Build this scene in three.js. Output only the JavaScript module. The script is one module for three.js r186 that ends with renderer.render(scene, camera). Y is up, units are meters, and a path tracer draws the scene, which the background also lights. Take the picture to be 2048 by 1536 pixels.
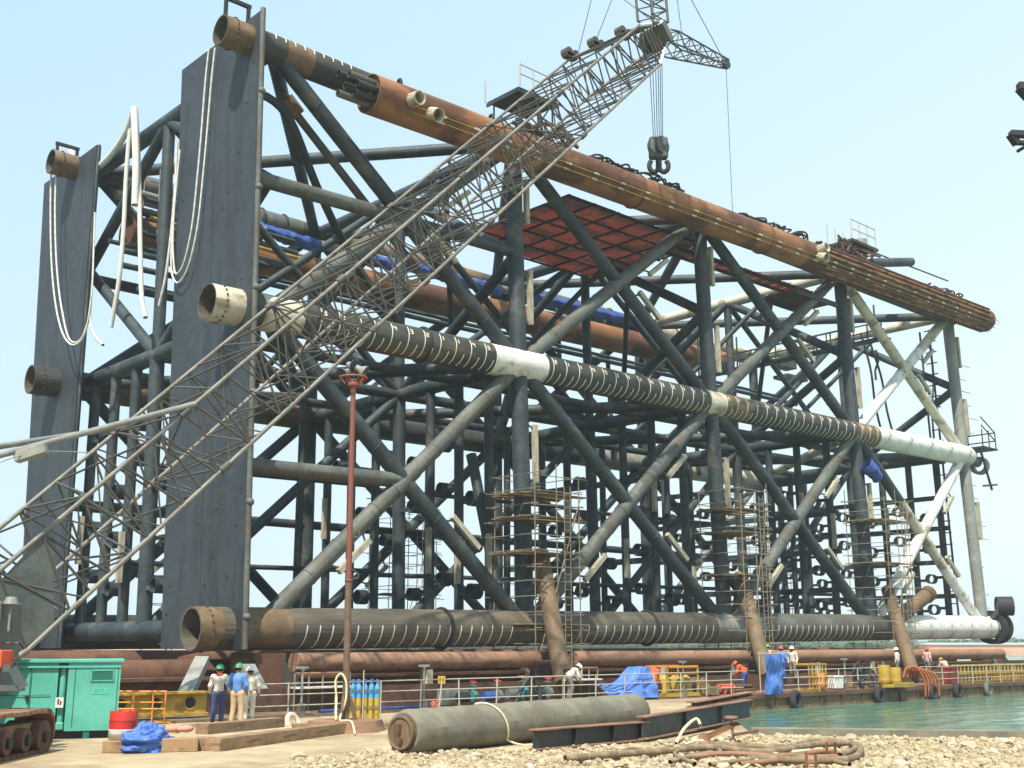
import * as THREE from 'three';
import { mergeGeometries, mergeVertices } from 'three/addons/utils/BufferGeometryUtils.js';
import { MarchingCubes } from 'three/addons/objects/MarchingCubes.js';
import { RoundedBoxGeometry } from 'three/addons/geometries/RoundedBoxGeometry.js';

// ------------------------------------------------------------------ camera, sky, sun, exposure
const scene = new THREE.Scene();
const W = 1024, H = 768, EYE = 2.4;
const FPX = 2300.77, PITCH = 12.7357 * Math.PI / 180, HEAD = 42.612 * Math.PI / 180;
const camera = new THREE.PerspectiveCamera(2 * Math.atan(768 / FPX) * 180 / Math.PI, W / H, 0.5, 6000);
camera.position.set(0, EYE, 0);
const vF = new THREE.Vector3(Math.sin(HEAD) * Math.cos(PITCH), Math.sin(PITCH), -Math.cos(HEAD) * Math.cos(PITCH));
const vR = new THREE.Vector3(Math.cos(HEAD), 0, Math.sin(HEAD));
const vU = new THREE.Vector3().crossVectors(vR, vF);
camera.lookAt(vF.x, EYE + vF.y, vF.z);
scene.add(camera);
const renderer = new THREE.WebGLRenderer({ antialias: true });
renderer.setSize(W, H);
renderer.toneMapping = THREE.LinearToneMapping;
renderer.toneMappingExposure = 1.5;
renderer.shadowMap.enabled = true;

const SUN = new THREE.Vector3(-0.46, 0.82, 0.27).normalize();
const sun = new THREE.DirectionalLight(new THREE.Color().setRGB(1, 0.93, 0.8), 5.0);
sun.position.set(45 + SUN.x * 150, 10 + SUN.y * 150, -40 + SUN.z * 150);
sun.target.position.set(45, 10, -40);
sun.castShadow = true; sun.shadow.radius = 1.5; sun.shadow.mapSize.set(2048, 2048);
Object.assign(sun.shadow.camera, { left: -80, right: 80, top: 80, bottom: -80, near: 1, far: 400 });
scene.add(sun, sun.target);

{ // hazy daylight sky: pale at the horizon, soft blue higher up, a little bluer to the left of the yard
  const w = 512, h = 256, d = new Float32Array(w * h * 4);
  const hx = vR.x, hz = vR.z;
  for (let j = 0; j < h; j++) for (let i = 0; i < w; i++) {
    const el = ((j + 0.5) / h - 0.5) * Math.PI, az = ((i + 0.5) / w - 0.5) * 2 * Math.PI;
    const dx = Math.cos(az) * Math.cos(el), dz = Math.sin(az) * Math.cos(el), s = Math.sin(el);
    const right = 0.5 + 0.5 * THREE.MathUtils.clamp((dx * hx + dz * hz) * 2.0 + 0.15, -1, 1);
    const up = THREE.MathUtils.smoothstep(s, -0.02, 0.62);
    const k = THREE.MathUtils.clamp(up * 0.55 + (1 - right) * 0.45, 0, 1);
    const a = [0.625, 0.725, 0.73], b = [0.34, 0.53, 0.73], o = (j * w + i) * 4;
    for (let c = 0; c < 3; c++) d[o + c] = s < -0.03 ? 0.2 : a[c] + (b[c] - a[c]) * k;
    d[o + 3] = 1;
  }
  const t = new THREE.DataTexture(d, w, h, THREE.RGBAFormat, THREE.FloatType);
  t.mapping = THREE.EquirectangularReflectionMapping; t.magFilter = THREE.LinearFilter; t.minFilter = THREE.LinearFilter; t.needsUpdate = true;
  scene.background = t; scene.environment = t;
}

// ------------------------------------------------------------------ helpers
let seed = 12345;
const rnd = () => { seed = (seed + 0x6D2B79F5) | 0; let t = Math.imul(seed ^ (seed >>> 15), 1 | seed); t = (t + Math.imul(t ^ (t >>> 7), 61 | t)) ^ t; return ((t ^ (t >>> 14)) >>> 0) / 4294967296; };
const rr = (a, b) => a + (b - a) * rnd();
const V = (x, y, z) => new THREE.Vector3(x, y, z);
const lerp = (a, b, t) => a.clone().lerp(b, t);
// places measured on the photograph, taken to a known plane of the site
const ray = (x, y) => vF.clone().addScaledVector(vR, (x - 1024) / FPX).addScaledVector(vU, (768 - y) / FPX);
const atZ = (x, y, z) => { const d = ray(x, y); return V(0, EYE, 0).addScaledVector(d, z / d.z); };
const atX = (x, y, v) => { const d = ray(x, y); return V(0, EYE, 0).addScaledVector(d, v / d.x); };
const atY = (x, y, v = 0) => { const d = ray(x, y); return V(0, EYE, 0).addScaledVector(d, (v - EYE) / d.y); };
const atD = (x, y, k) => V(0, EYE, 0).addScaledVector(ray(x, y), k);

const used = {};
const numbered = n => { const k = used[n] = (used[n] ?? -1) + 1; return k ? `${n}_${String(k).padStart(3, '0')}` : n; };
function tag(o, label, category, group, kind) { if (label) o.userData.label = label; if (category) o.userData.category = category; if (group) o.userData.group = group; if (kind) o.userData.kind = kind; return o; }
function thing(name, label, category, p = V(0, 0, 0), group) { const o = new THREE.Group(); o.name = numbered(name); o.position.copy(p); scene.add(o); return tag(o, label, category, group); }
const wp = o => { const v = V(0, 0, 0); for (let q = o; q && q !== scene; q = q.parent) v.add(q.position); return v; };
// geometry given in world places is moved to the thing's base
function part(name, geo, mat, parent, local = false) {
  if (Array.isArray(geo)) geo = geo.length > 1 ? mergeGeometries(geo.map(g => g.index ? g.toNonIndexed() : g)) : geo[0];
  if (!local) { const b = wp(parent); geo.translate(-b.x, -b.y, -b.z); }
  const m = new THREE.Mesh(geo, mat); m.name = name; m.castShadow = m.receiveShadow = true; parent.add(m); return m;
}
function single(name, geo, mat, label, category, group, kind, base) {
  if (Array.isArray(geo)) geo = geo.length > 1 ? mergeGeometries(geo.map(g => g.index ? g.toNonIndexed() : g)) : geo[0];
  geo.computeBoundingBox(); const bb = geo.boundingBox, c = base || V((bb.min.x + bb.max.x) / 2, bb.min.y, (bb.min.z + bb.max.z) / 2);
  geo.translate(-c.x, -c.y, -c.z);
  const m = new THREE.Mesh(geo, mat); m.name = numbered(name); m.position.copy(c); m.castShadow = m.receiveShadow = true; scene.add(m); return tag(m, label, category, group, kind);
}
const YUP = V(0, 1, 0);
function orient(g, a, b) { const d = b.clone().sub(a); const q = new THREE.Quaternion().setFromUnitVectors(YUP, d.normalize()); g.applyQuaternion(q); g.translate((a.x + b.x) / 2, (a.y + b.y) / 2, (a.z + b.z) / 2); return g; }
function uvScale(g, su, sv, ou = 0, ov = 0) { const u = g.attributes.uv; for (let i = 0; i < u.count; i++) u.setXY(i, u.getX(i) * su + ou, u.getY(i) * sv + ov); return g; }
function tube(a, b, r, seg = 12, o = {}) { const L = a.distanceTo(b), g = new THREE.CylinderGeometry(o.r2 ?? r, r, L, seg, 1, o.open ?? false); uvScale(g, 2 * Math.PI * r, L, rnd() * 9, rnd() * 9); return orient(g, a, b); }
function pipe(a, b, r, t, seg = 24) { // open pipe with wall thickness
  const L = a.distanceTo(b), q = [[r - t, -L / 2], [r, -L / 2], [r, L / 2], [r - t, L / 2], [r - t, -L / 2]].map(p => new THREE.Vector2(p[0], p[1]));
  const g = new THREE.LatheGeometry(q, seg).toNonIndexed(); g.computeVertexNormals(); uvScale(g, 2 * Math.PI * r, L); return orient(g, a, b); }
function box(x, y, z, w, h, d, ry = 0) { const g = new THREE.BoxGeometry(w, h, d); boxUV(g, w, h, d); if (ry) g.rotateY(ry); return g.translate(x, y, z); }
function boxUV(g, w, h, d) { const p = g.attributes.position, n = g.attributes.normal, u = g.attributes.uv, ox = rnd() * 7, oy = rnd() * 7; for (let i = 0; i < p.count; i++) { const X = p.getX(i), Y = p.getY(i), Z = p.getZ(i); const ax = Math.abs(n.getX(i)), ay = Math.abs(n.getY(i)); if (ax > 0.7) u.setXY(i, Z + ox, Y + oy); else if (ay > 0.7) u.setXY(i, X + ox, Z + oy); else u.setXY(i, X + ox, Y + oy); } return g; }
function rbox(x, y, z, w, h, d, r = 0.02, ry = 0) { const g = new RoundedBoxGeometry(w, h, d, 2, r); boxUV(g, w, h, d); if (ry) g.rotateY(ry); return g.translate(x, y, z); }
function bar(a, b, w, h, up = YUP) { // square bar between two places
  const d = b.clone().sub(a), L = d.length(); d.normalize(); let s = V(0, 0, 0).crossVectors(d, up); if (s.lengthSq() < 1e-4) s = V(1, 0, 0); s.normalize(); const n = V(0, 0, 0).crossVectors(s, d);
  const g = new THREE.BoxGeometry(w, h, L); boxUV(g, w, h, L); g.applyMatrix4(new THREE.Matrix4().makeBasis(s, n, d.clone().negate()).setPosition(0, 0, 0)); const c = a.clone().add(b).multiplyScalar(0.5); g.translate(c.x, c.y, c.z); return g; }
function ibeam(a, b, w, h, t, up = YUP) { const d = b.clone().sub(a).normalize(); const s = V(0, 0, 0).crossVectors(d, up).normalize(), n = V(0, 0, 0).crossVectors(s, d); const o = (g) => g; const k = (h - t) / 2;
  const A = (q, m) => q.clone().addScaledVector(n, m); return [bar(A(a, k), A(b, k), w, t, up), bar(A(a, -k), A(b, -k), w, t, up), bar(a, b, t * 0.8, h - 2 * t, up)].map(o); }
function wire(pts, r, seg = 6, n, closed = false) { const c = new THREE.CatmullRomCurve3(pts, closed, 'centripetal'); const g = new THREE.TubeGeometry(c, n || pts.length * 6, r, seg, closed); return uvScale(g, c.getLength(), 2 * Math.PI * r); }
function ring(c, axis, R, r, seg = 20, arc = Math.PI * 2, tub = 6) { const g = new THREE.TorusGeometry(R, r, tub, seg, arc); const q = new THREE.Quaternion().setFromUnitVectors(V(0, 0, 1), axis.clone().normalize()); g.applyQuaternion(q); return g.translate(c.x, c.y, c.z); }

// ------------------------------------------------------------------ procedural materials
const hash = (x, y, s) => { let h = Math.imul(x, 374761393) ^ Math.imul(y, 668265263) ^ Math.imul(s, 2147483647 - 61); h = Math.imul(h ^ (h >>> 13), 1274126177); return ((h ^ (h >>> 16)) >>> 0) / 4294967296; };
function vnoise(u, v, px, py, s) { const x = u * px, y = v * py, x0 = Math.floor(x), y0 = Math.floor(y); let fx = x - x0, fy = y - y0; fx = fx * fx * (3 - 2 * fx); fy = fy * fy * (3 - 2 * fy);
  const m = (a, n) => ((a % n) + n) % n; const A = hash(m(x0, px), m(y0, py), s), B = hash(m(x0 + 1, px), m(y0, py), s), C = hash(m(x0, px), m(y0 + 1, py), s), D = hash(m(x0 + 1, px), m(y0 + 1, py), s); return A + (B - A) * fx + (C - A) * fy + (A - B - C + D) * fx * fy; }
function fbm(u, v, px, py, s, oct = 4) { let a = 0, k = 0.5, t = 0; for (let i = 0; i < oct; i++) { a += k * vnoise(u, v, px << i, py << i, s + i * 17); t += k; k *= 0.55; } return a / t; }
const SS = (x, a, b) => { const t = Math.min(1, Math.max(0, (x - a) / (b - a))); return t * t * (3 - 2 * t); };
function tex(size, metres, fn, srgb = true) { const d = new Uint8Array(size * size * 4); for (let j = 0; j < size; j++) for (let i = 0; i < size; i++) { const c = fn(i / size, j / size), o = (j * size + i) * 4; d[o] = Math.min(255, Math.max(0, c[0])); d[o + 1] = Math.min(255, Math.max(0, c[1])); d[o + 2] = Math.min(255, Math.max(0, c[2])); d[o + 3] = 255; }
  const t = new THREE.DataTexture(d, size, size); t.wrapS = t.wrapT = THREE.RepeatWrapping; t.magFilter = THREE.LinearFilter; t.minFilter = THREE.LinearMipmapLinearFilter; t.generateMipmaps = true; if (srgb) t.colorSpace = THREE.SRGBColorSpace; t.repeat.set(1 / metres, 1 / metres); t.needsUpdate = true; return t; }
const mix = (a, b, t) => [a[0] + (b[0] - a[0]) * t, a[1] + (b[1] - a[1]) * t, a[2] + (b[2] - a[2]) * t];
// base, second tone and stain, all sRGB; streak stretches the stains along v
function mottled(base, second, stain, o = {}) { const { size = 256, m = 4, amt = 0.5, lo = 0.55, hi = 0.72, s = 1, pu = 4, pv = 4, grain = 10 } = o;
  return tex(size, m, (u, v) => { let c = mix(base, second, SS(fbm(u, v, 3, 3, s, 4), 0.3, 0.7)); const st = SS(fbm(u, v, pu, pv, s + 50, 5), lo, hi) * amt; c = mix(c, stain, st); const g = (hash(Math.floor(u * size), Math.floor(v * size), s + 9) - 0.5) * grain + (fbm(u, v, 24, 24, s + 70, 2) - 0.5) * grain * 1.6; return [c[0] + g, c[1] + g, c[2] + g]; }); }
const M = {};
const mk = (map, rough, o = {}) => new THREE.MeshStandardMaterial({ map, roughness: rough, metalness: 0, ...o });
const flat = (r, g, b, rough = 0.7, o = {}) => new THREE.MeshStandardMaterial({ color: new THREE.Color().setRGB(r / 255, g / 255, b / 255, THREE.SRGBColorSpace), roughness: rough, ...o });
M.steel = mk(mottled([37, 48, 53], [52, 62, 65], [82, 80, 72], { s: 3, amt: 0.85, m: 4, size: 512, lo: 0.52, hi: 0.66, grain: 14 }), 0.6);
M.steelDark = mk(mottled([36, 42, 45], [50, 56, 57], [70, 58, 48], { s: 5, amt: 0.45, m: 5 }), 0.6);
M.steelTan = mk(mottled([78, 83, 80], [94, 97, 91], [84, 78, 66], { s: 7, amt: 0.85, m: 4, size: 512, lo: 0.52, hi: 0.66, grain: 14 }), 0.65);
M.plate = mk(mottled([44, 50, 56], [51, 57, 62], [39, 42, 44], { s: 9, amt: 0.7, m: 7, pu: 14, pv: 2, lo: 0.5, hi: 0.7, size: 512, grain: 9 }), 0.6);
M.leg = mk(mottled([50, 53, 51], [68, 68, 61], [90, 78, 62], { s: 11, amt: 0.9, m: 5, size: 512, lo: 0.5, hi: 0.62, grain: 14 }), 0.65);
M.legRust = mk(mottled([100, 82, 60], [122, 102, 76], [72, 58, 44], { s: 13, amt: 0.7, m: 3 }), 0.75);
M.legDust = mk(mottled([86, 80, 68], [104, 96, 80], [66, 62, 56], { s: 12, amt: 0.8, m: 5, size: 512, grain: 14 }), 0.7);
M.white = mk(mottled([208, 208, 202], [222, 220, 212], [146, 138, 122], { s: 15, amt: 0.8, m: 3, lo: 0.5, size: 512, grain: 14 }), 0.6);
M.cream = mk(mottled([188, 182, 162], [204, 198, 178], [136, 122, 98], { s: 17, amt: 0.8, m: 3, lo: 0.5, size: 512, grain: 14 }), 0.65);
M.galv = mk(mottled([124, 126, 120], [142, 142, 134], [100, 96, 86], { s: 18, amt: 0.5, m: 3 }), 0.55);
M.rust = mk(mottled([134, 90, 56], [158, 112, 72], [88, 56, 36], { s: 19, amt: 0.9, m: 6, pu: 3, pv: 9, size: 512, lo: 0.48, hi: 0.66, grain: 16 }), 0.72);
M.rustDark = mk(mottled([88, 60, 46], [104, 72, 54], [62, 44, 34], { s: 21, amt: 0.7, m: 5 }), 0.8);
M.rustPink = mk(mottled([128, 96, 74], [144, 110, 86], [96, 68, 52], { s: 23, amt: 0.6, m: 4 }), 0.8);
M.anode = mk(mottled([160, 154, 136], [176, 170, 150], [134, 120, 98], { s: 25, amt: 0.5, m: 1.5 }), 0.55);
M.plateDark = flat(44, 48, 52, 0.7);
M.black = flat(34, 34, 36, 0.7); M.rubber = flat(40, 40, 42, 0.85);
M.conc = mk(mottled([116, 112, 98], [134, 128, 110], [96, 90, 76], { s: 27, amt: 0.6, m: 2.5, size: 512 }), 0.95);
M.boom = mk(mottled([106, 104, 97], [124, 121, 112], [88, 80, 68], { s: 29, amt: 0.5, m: 2 }), 0.55);
M.boomDark = mk(mottled([66, 67, 63], [80, 79, 73], [96, 76, 56], { s: 31, amt: 0.5, m: 2 }), 0.6);
M.crane = mk(mottled([74, 82, 80], [86, 93, 90], [70, 70, 64], { s: 33, amt: 0.5, m: 2 }), 0.6);
M.teal = mk(mottled([82, 164, 146], [92, 176, 158], [74, 146, 132], { s: 35, amt: 0.35, m: 2.5, grain: 5 }), 0.5);
M.tealDark = flat(22, 96, 82, 0.6);
M.wood = mk(mottled([132, 108, 80], [154, 126, 94], [92, 70, 50], { s: 37, amt: 0.7, m: 1.6, pu: 2, pv: 16, size: 256 }), 0.9);
M.plank = mk(mottled([126, 110, 82], [146, 126, 94], [96, 80, 58], { s: 39, amt: 0.6, m: 1.6, pu: 16, pv: 2 }), 0.9);
M.sand = mk(mottled([158, 140, 110], [170, 154, 124], [142, 124, 98], { s: 41, amt: 0.85, m: 11, pu: 7, pv: 7, size: 1024, grain: 18, lo: 0.45, hi: 0.75 }), 0.98);
M.stone = mk(mottled([182, 170, 144], [200, 188, 162], [146, 130, 106], { s: 43, amt: 0.5, m: 1, grain: 14 }), 0.95);
M.blue = mk(mottled([62, 100, 176], [80, 120, 194], [50, 82, 152], { s: 45, amt: 0.5, m: 1.5, grain: 6 }), 0.55);
M.blueDark = mk(mottled([42, 70, 136], [54, 88, 156], [34, 56, 116], { s: 46, amt: 0.5, m: 1.5, grain: 6 }), 0.6);
M.orange = flat(226, 140, 52, 0.55); M.yellow = mk(mottled([168, 138, 46], [184, 154, 62], [116, 88, 50], { s: 47, amt: 0.5, m: 2 }), 0.6);
M.red = flat(186, 44, 34, 0.5); M.redDeck = new THREE.MeshPhysicalMaterial({ map: mottled([168, 96, 86], [186, 112, 98], [128, 78, 68], { s: 49, amt: 0.9, m: 3, lo: 0.48, hi: 0.66 }), roughness: 1, transmission: 0.55, thickness: 0 });  // red deck plates made translucent to brighten their shaded underside
M.poleRed = mk(mottled([98, 78, 62], [112, 90, 72], [76, 60, 48], { s: 51, amt: 0.6, m: 1.5 }), 0.65);
M.hull = mk(mottled([116, 94, 70], [132, 108, 80], [84, 60, 44], { s: 53, amt: 0.8, m: 5, pu: 8, pv: 3, size: 512 }), 0.85);
M.deck = mk(mottled([112, 92, 74], [130, 108, 86], [84, 64, 50], { s: 55, amt: 0.7, m: 5 }), 0.9);
M.rail = flat(172, 168, 152, 0.6); M.railTan = flat(128, 119, 101, 0.7);
M.hose = mk(mottled([122, 106, 82], [140, 122, 96], [90, 76, 58], { s: 57, amt: 0.6, m: 0.8 }), 0.9);
M.rope = mk(mottled([206, 190, 150], [220, 206, 168], [168, 146, 106], { s: 59, amt: 0.4, m: 0.5 }), 0.95);
M.sling = mk(mottled([196, 196, 190], [208, 206, 198], [160, 156, 144], { s: 61, amt: 0.4, m: 1 }), 0.8);
M.paint = flat(226, 222, 204, 0.7);
M.glass = flat(40, 52, 58, 0.15);

scene.fog = new THREE.FogExp2(new THREE.Color().setRGB(0.80, 0.90, 0.93), 0.0005);

// ------------------------------------------------------------------ the setting: quay, basin, far shore
{
  const poly = (pts, y0, y1) => { const s = new THREE.Shape(pts.map(p => new THREE.Vector2(p[0], -p[1]))); const g = new THREE.ExtrudeGeometry(s, { depth: y1 - y0, bevelEnabled: false }); g.rotateX(-Math.PI / 2); g.translate(0, y0, 0); return g; };
  const q = single('ground', poly([[-260, -34.4], [44, -34.4], [27.2, -19.85], [82, 50], [60, 120], [-260, 120]], -3, 0), M.sand, null, null, null, 'structure', V(0, 0, 0));
  // the quay's coping, a pale concrete beam along the water
  const a = V(27.2, 0.06, -19.85), d = V(54.8, 0, 69.85).normalize();
  const side = V(-d.z, 0, d.x);
  single('quay_coping', bar(a.clone().addScaledVector(side, 0.32).setY(0.02), a.clone().addScaledVector(d, 90).addScaledVector(side, 0.32).setY(0.02), 0.62, 0.3), M.conc, null, null, null, 'structure');
}
{
  const g = new THREE.PlaneGeometry(3000, 3000, 1, 1); g.rotateX(-Math.PI / 2); uvScale(g, 3000, 3000);
  const b = tex(512, 9, (u, v) => { const h = 255 * (0.6 * fbm(u, v, 10, 6, 71, 4) + 0.4 * (0.5 + 0.5 * Math.sin(2 * Math.PI * (5 * v + 1.2 * fbm(u, v, 4, 4, 75, 3))))); return [h, h, h]; }, false);
  const c = mottled([80, 116, 98], [92, 126, 106], [70, 106, 94], { s: 63, amt: 0.6, m: 26, pu: 3, pv: 7, size: 512, grain: 4 });
  const m = new THREE.MeshPhysicalMaterial({ map: c, roughness: 0.16, bumpMap: b, bumpScale: 0.09, ior: 1.33 });
  single('water', g.translate(0, -0.75, 0), m, null, null, null, 'structure', V(0, -0.75, 0));
}
// far bank across the basin with a low wood on it
const FAR = 330;
{
  const along = vR.clone(), fwd = V(vF.x, 0, vF.z).normalize();
  const at = (l, d, y) => V(0, y, 0).addScaledVector(along, l).addScaledVector(fwd, d);
  const m = new THREE.MeshStandardMaterial({ map: mottled([196, 158, 132], [206, 172, 146], [170, 140, 112], { s: 65, m: 20 }), roughness: 1 });
  single('far_bank', bar(at(-700, FAR + 60, -0.3), at(700, FAR + 60, -0.3), 120, 2.2), m, null, null, null, 'structure');
  const gs = [], leaf = new THREE.IcosahedronGeometry(1, 1);
  for (let i = 0; i < 900; i++) { const l = rr(-400, 400), d = FAR + rr(40, 90), s = rr(1.5, 3.4); const g = leaf.clone(); const p = g.attributes.position; for (let k = 0; k < p.count; k++) p.setXYZ(k, p.getX(k) * (0.8 + 0.5 * hash(k, i, 1)), p.getY(k) * (0.7 + 0.5 * hash(k, i, 2)), p.getZ(k) * (0.8 + 0.5 * hash(k, i, 3))); g.scale(s * 1.3, s * 0.7, s * 1.3); const q = at(l, d, 0.8 + s * 0.35); g.translate(q.x, q.y, q.z); gs.push(g); }
  single('far_wood', gs, flat(74, 92, 66, 1), 'low dark green wood along the far bank of the basin', 'wood', null, 'stuff');
  const sh = thing('long_shed', 'low pale blue roofed shed on the far bank at the right edge', 'shed', at(132, FAR + 8, 0.8));
  part('wall', bar(at(118, FAR + 8, 1.5), at(190, FAR + 8, 1.5), 8, 1.5), flat(190, 150, 128, 0.9), sh);
  part('roof', bar(at(117, FAR + 8, 2.5), at(191, FAR + 8, 2.5), 9, 0.5), flat(176, 214, 222, 0.6), sh);
}

// ------------------------------------------------------------------ the jacket: legs, bracing, frames
const XB = [24.05, 38.63, 54.23, 70.09, 85.81];
const NFp = (x, y) => { const d = ray(x, y), t = (-41.02 + 0.0227 * 0.67) / (d.z + 0.0227 * d.y); return V(0, EYE, 0).addScaledVector(d, t); };
const zn = y => -41.02 - 0.0227 * (y - 3.07), ZFAR = -60.4;
const xi = (i, y) => XB[i] - 0.013 * (y - 3.07);
const legY = [x => 3.0 + 0.0103 * (x - 25), x => 16.0 + 0.0118 * (x - 25.6), x => 28.2 - 0.004 * (x - 24)];
const N = (i, l) => { const y = legY[l](XB[i]); return V(xi(i, y), y, zn(y)); };
const Fa = (i, l) => { const y = legY[l](XB[i]); return V(xi(i, y), y, ZFAR); };
const nearLegPt = (l, x) => { const y = legY[l](x); return V(x, y, zn(y)); };
const farLegPt = (l, x) => V(x, legY[l](x), ZFAR);
const jacket = thing('tubular_jacket', 'huge dark steel tubular framework lying on its side on the barge', 'offshore jacket', V(23.3, 0, -41));
const J = (name, g, m) => part(name, g, m, jacket);
function member(name, a, b, r, m, seg = 14) { return J(name, tube(a, b, r, seg), m); }

// numerals and depth marks painted on the mid leg
function legMarks(size, first) {
  const c = document.createElement('canvas'); c.width = size; c.height = 128; const k = c.getContext('2d'); k.clearRect(0, 0, size, 128);
  return c;
}
function hoop(axisA, axisB, x, leg, R, a0, a1, parent, m = M.paint, th = 0.022) {
  // painted arc standing a few mm off the leg, in the plane across it; angles from +z (towards the camera) upwards
  const y = leg(x).y, z = leg(x).z, gs = []; const n = 10, g = new THREE.BufferGeometry(), P = [], I = [], U = [];
  for (let i = 0; i <= n; i++) { const t = a0 + (a1 - a0) * i / n, cx = Math.cos(t), sx = Math.sin(t); const slant = 0.10 * (i / n - 0.5); for (const [dx, dr] of [[-th, 0.002], [-th, 0.012], [th, 0.012], [th, 0.002]]) { P.push(x + dx + slant, y + (R + dr) * sx, z + (R + dr) * cx); U.push(0, 0); } }
  for (let i = 0; i < n; i++) for (let k = 0; k < 3; k++) { const a = i * 4 + k, b = a + 1, c = a + 4, d = a + 5; I.push(a, b, c, b, d, c); }
  g.setAttribute('position', new THREE.Float32BufferAttribute(P, 3)); g.setAttribute('uv', new THREE.Float32BufferAttribute(U, 2)); g.setIndex(I); g.computeVertexNormals();
  return part('painted_hoop', g, m, parent);
}
const digitGeo = {};
// small raised marks beside each hoop of the mid leg
function mark(x, leg, R, ang, parent, k) {
  const p = leg(x), gs = []; const segs = [[[0, 0.5, 0, -0.5]], [[-0.3, 0.5, 0.3, 0.5], [0.3, 0.5, 0.3, 0], [-0.3, 0, 0.3, 0], [-0.3, 0, -0.3, -0.5], [-0.3, -0.5, 0.3, -0.5]], [[-0.3, 0.5, 0.3, 0.5], [0.3, 0.5, 0.3, -0.5], [-0.3, 0, 0.3, 0], [-0.3, -0.5, 0.3, -0.5]], [[-0.3, 0.5, -0.3, 0], [-0.3, 0, 0.3, 0], [0.3, 0.5, 0.3, -0.5]]][k % 4];
  const on = (u, v) => { const a = ang + v * 0.22 / R; return V(x + 0.2 + u * 0.22, p.y + (R + 0.008) * Math.sin(a), p.z + (R + 0.008) * Math.cos(a)); };
  for (const [u0, v0, u1, v1] of segs) gs.push(bar(on(u0, v0), on(u1, v1), 0.04, 0.012, V(0, Math.sin(ang), Math.cos(ang))));
  return part('painted_mark', gs, M.paint, parent);
}
{ // six legs, each a tube with painted or rusty lengths over it
  const px2x = (l, px, py) => NFp(px, py).x;
  const legs = [
    { f: x => nearLegPt(0, x), r: 0.83, x0: 21.2, x1: 86.8, m: M.legDust, lab: 'near bottom leg',
      secs: [[21.2, 22.2, M.legRust], [23.4, 25.2, M.legRust], [52.6, 56.8, M.galv], [56.8, 69.2, M.steelTan], [71.8, 86.6, M.white]], hoops: [[25.8, 37.4, 0.62], [41.5, 52.4, 0.62], [57, 69, 0.62]], cols: [33.4, 47.4] },
    { f: x => nearLegPt(1, x), r: 0.77, x0: 21.2, x1: 86.4, m: M.leg, lab: 'near middle leg',
      secs: [[21.2, 22.9, M.cream], [23.5, 25.4, M.cream], [36.3, 39.9, M.white], [53.2, 54.7, M.cream], [54.7, 57.2, M.legRust], [69.3, 72.2, M.legRust], [72.2, 86.3, M.white]], hoops: [[26.2, 36.1, 0.47], [40.2, 53, 0.47], [54.7, 72, 0.5]], marks: true, cols: [32.2, 47.4] },
    { f: x => nearLegPt(2, x), r: 0.68, x0: 21.2, x1: 86.2, m: M.leg, lab: 'near top leg', secs: [[21.2, 22.6, M.legRust], [24.2, 25.6, M.legRust]], hoops: [[23.6, 28, 0.5]], cols: [] },
    { f: x => farLegPt(0, x), r: 0.9, x0: 21.2, x1: 86.8, m: M.leg, secs: [], hoops: [], cols: [] },
    { f: x => farLegPt(1, x), r: 0.77, x0: 21.2, x1: 86.4, m: M.leg, secs: [[26, 38, M.legRust], [62, 74, M.galv], [74, 86, M.cream]], hoops: [], cols: [] },
    { f: x => farLegPt(2, x), r: 0.68, x0: 21.2, x1: 84.5, m: M.leg, secs: [[21.2, 23.2, M.legRust], [25, 37, M.steelTan], [40, 52, M.legRust], [55, 68, M.steelTan], [72, 84.4, M.cream]], hoops: [], cols: [26.2, 27.9, 34.2, 35.8, 48, 58, 62, 66, 74] },
  ];
  for (const L of legs) {
    const A = L.f(L.x0), B = L.f(L.x1), core = J('leg', pipe(A, B, L.r, 0.07, 28), L.m);
    part('end_cap', tube(L.f(L.x0 + 1.2), L.f(L.x0 + 1.25), L.r - 0.06, 24), M.black, core);
    for (const [a, b, m] of L.secs) part('leg_section', tube(L.f(a), L.f(b), L.r + 0.006, 28, { open: true }), m, core);
    for (const x of L.cols) part('collar', ring(L.f(x), V(1, 0.011, 0), L.r + 0.03, 0.09, 28), M.black, core);
    let k = 0;
    for (const [a, b, st] of L.hoops) for (let x = a; x < b; x += st) { k++;
      if (L.marks) { hoop(0, 0, x, L.f, L.r + 0.006, -1.25, k % 2 ? 0.75 : -0.35, core); if (k % 2) mark(x, L.f, L.r + 0.008, 0.42, core, k * 7 % 5); }
      else if (L.r > 0.8) hoop(0, 0, x, L.f, L.r + 0.006, -1.15, 0.15, core); else hoop(0, 0, x, L.f, L.r + 0.006, 0.3, 1.2, core); }
    // welded rim lugs at the open end
    const lug = []; for (let i = 0; i < 20; i++) { const t = i / 20 * Math.PI * 2; lug.push(box(L.x0 + 0.5, A.y + Math.sin(t) * (L.r + 0.01), A.z + Math.cos(t) * (L.r + 0.01), 0.07, 0.09, 0.09)); }
    part('rim_weld', lug, M.rustDark, core);
  }
}
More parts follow.
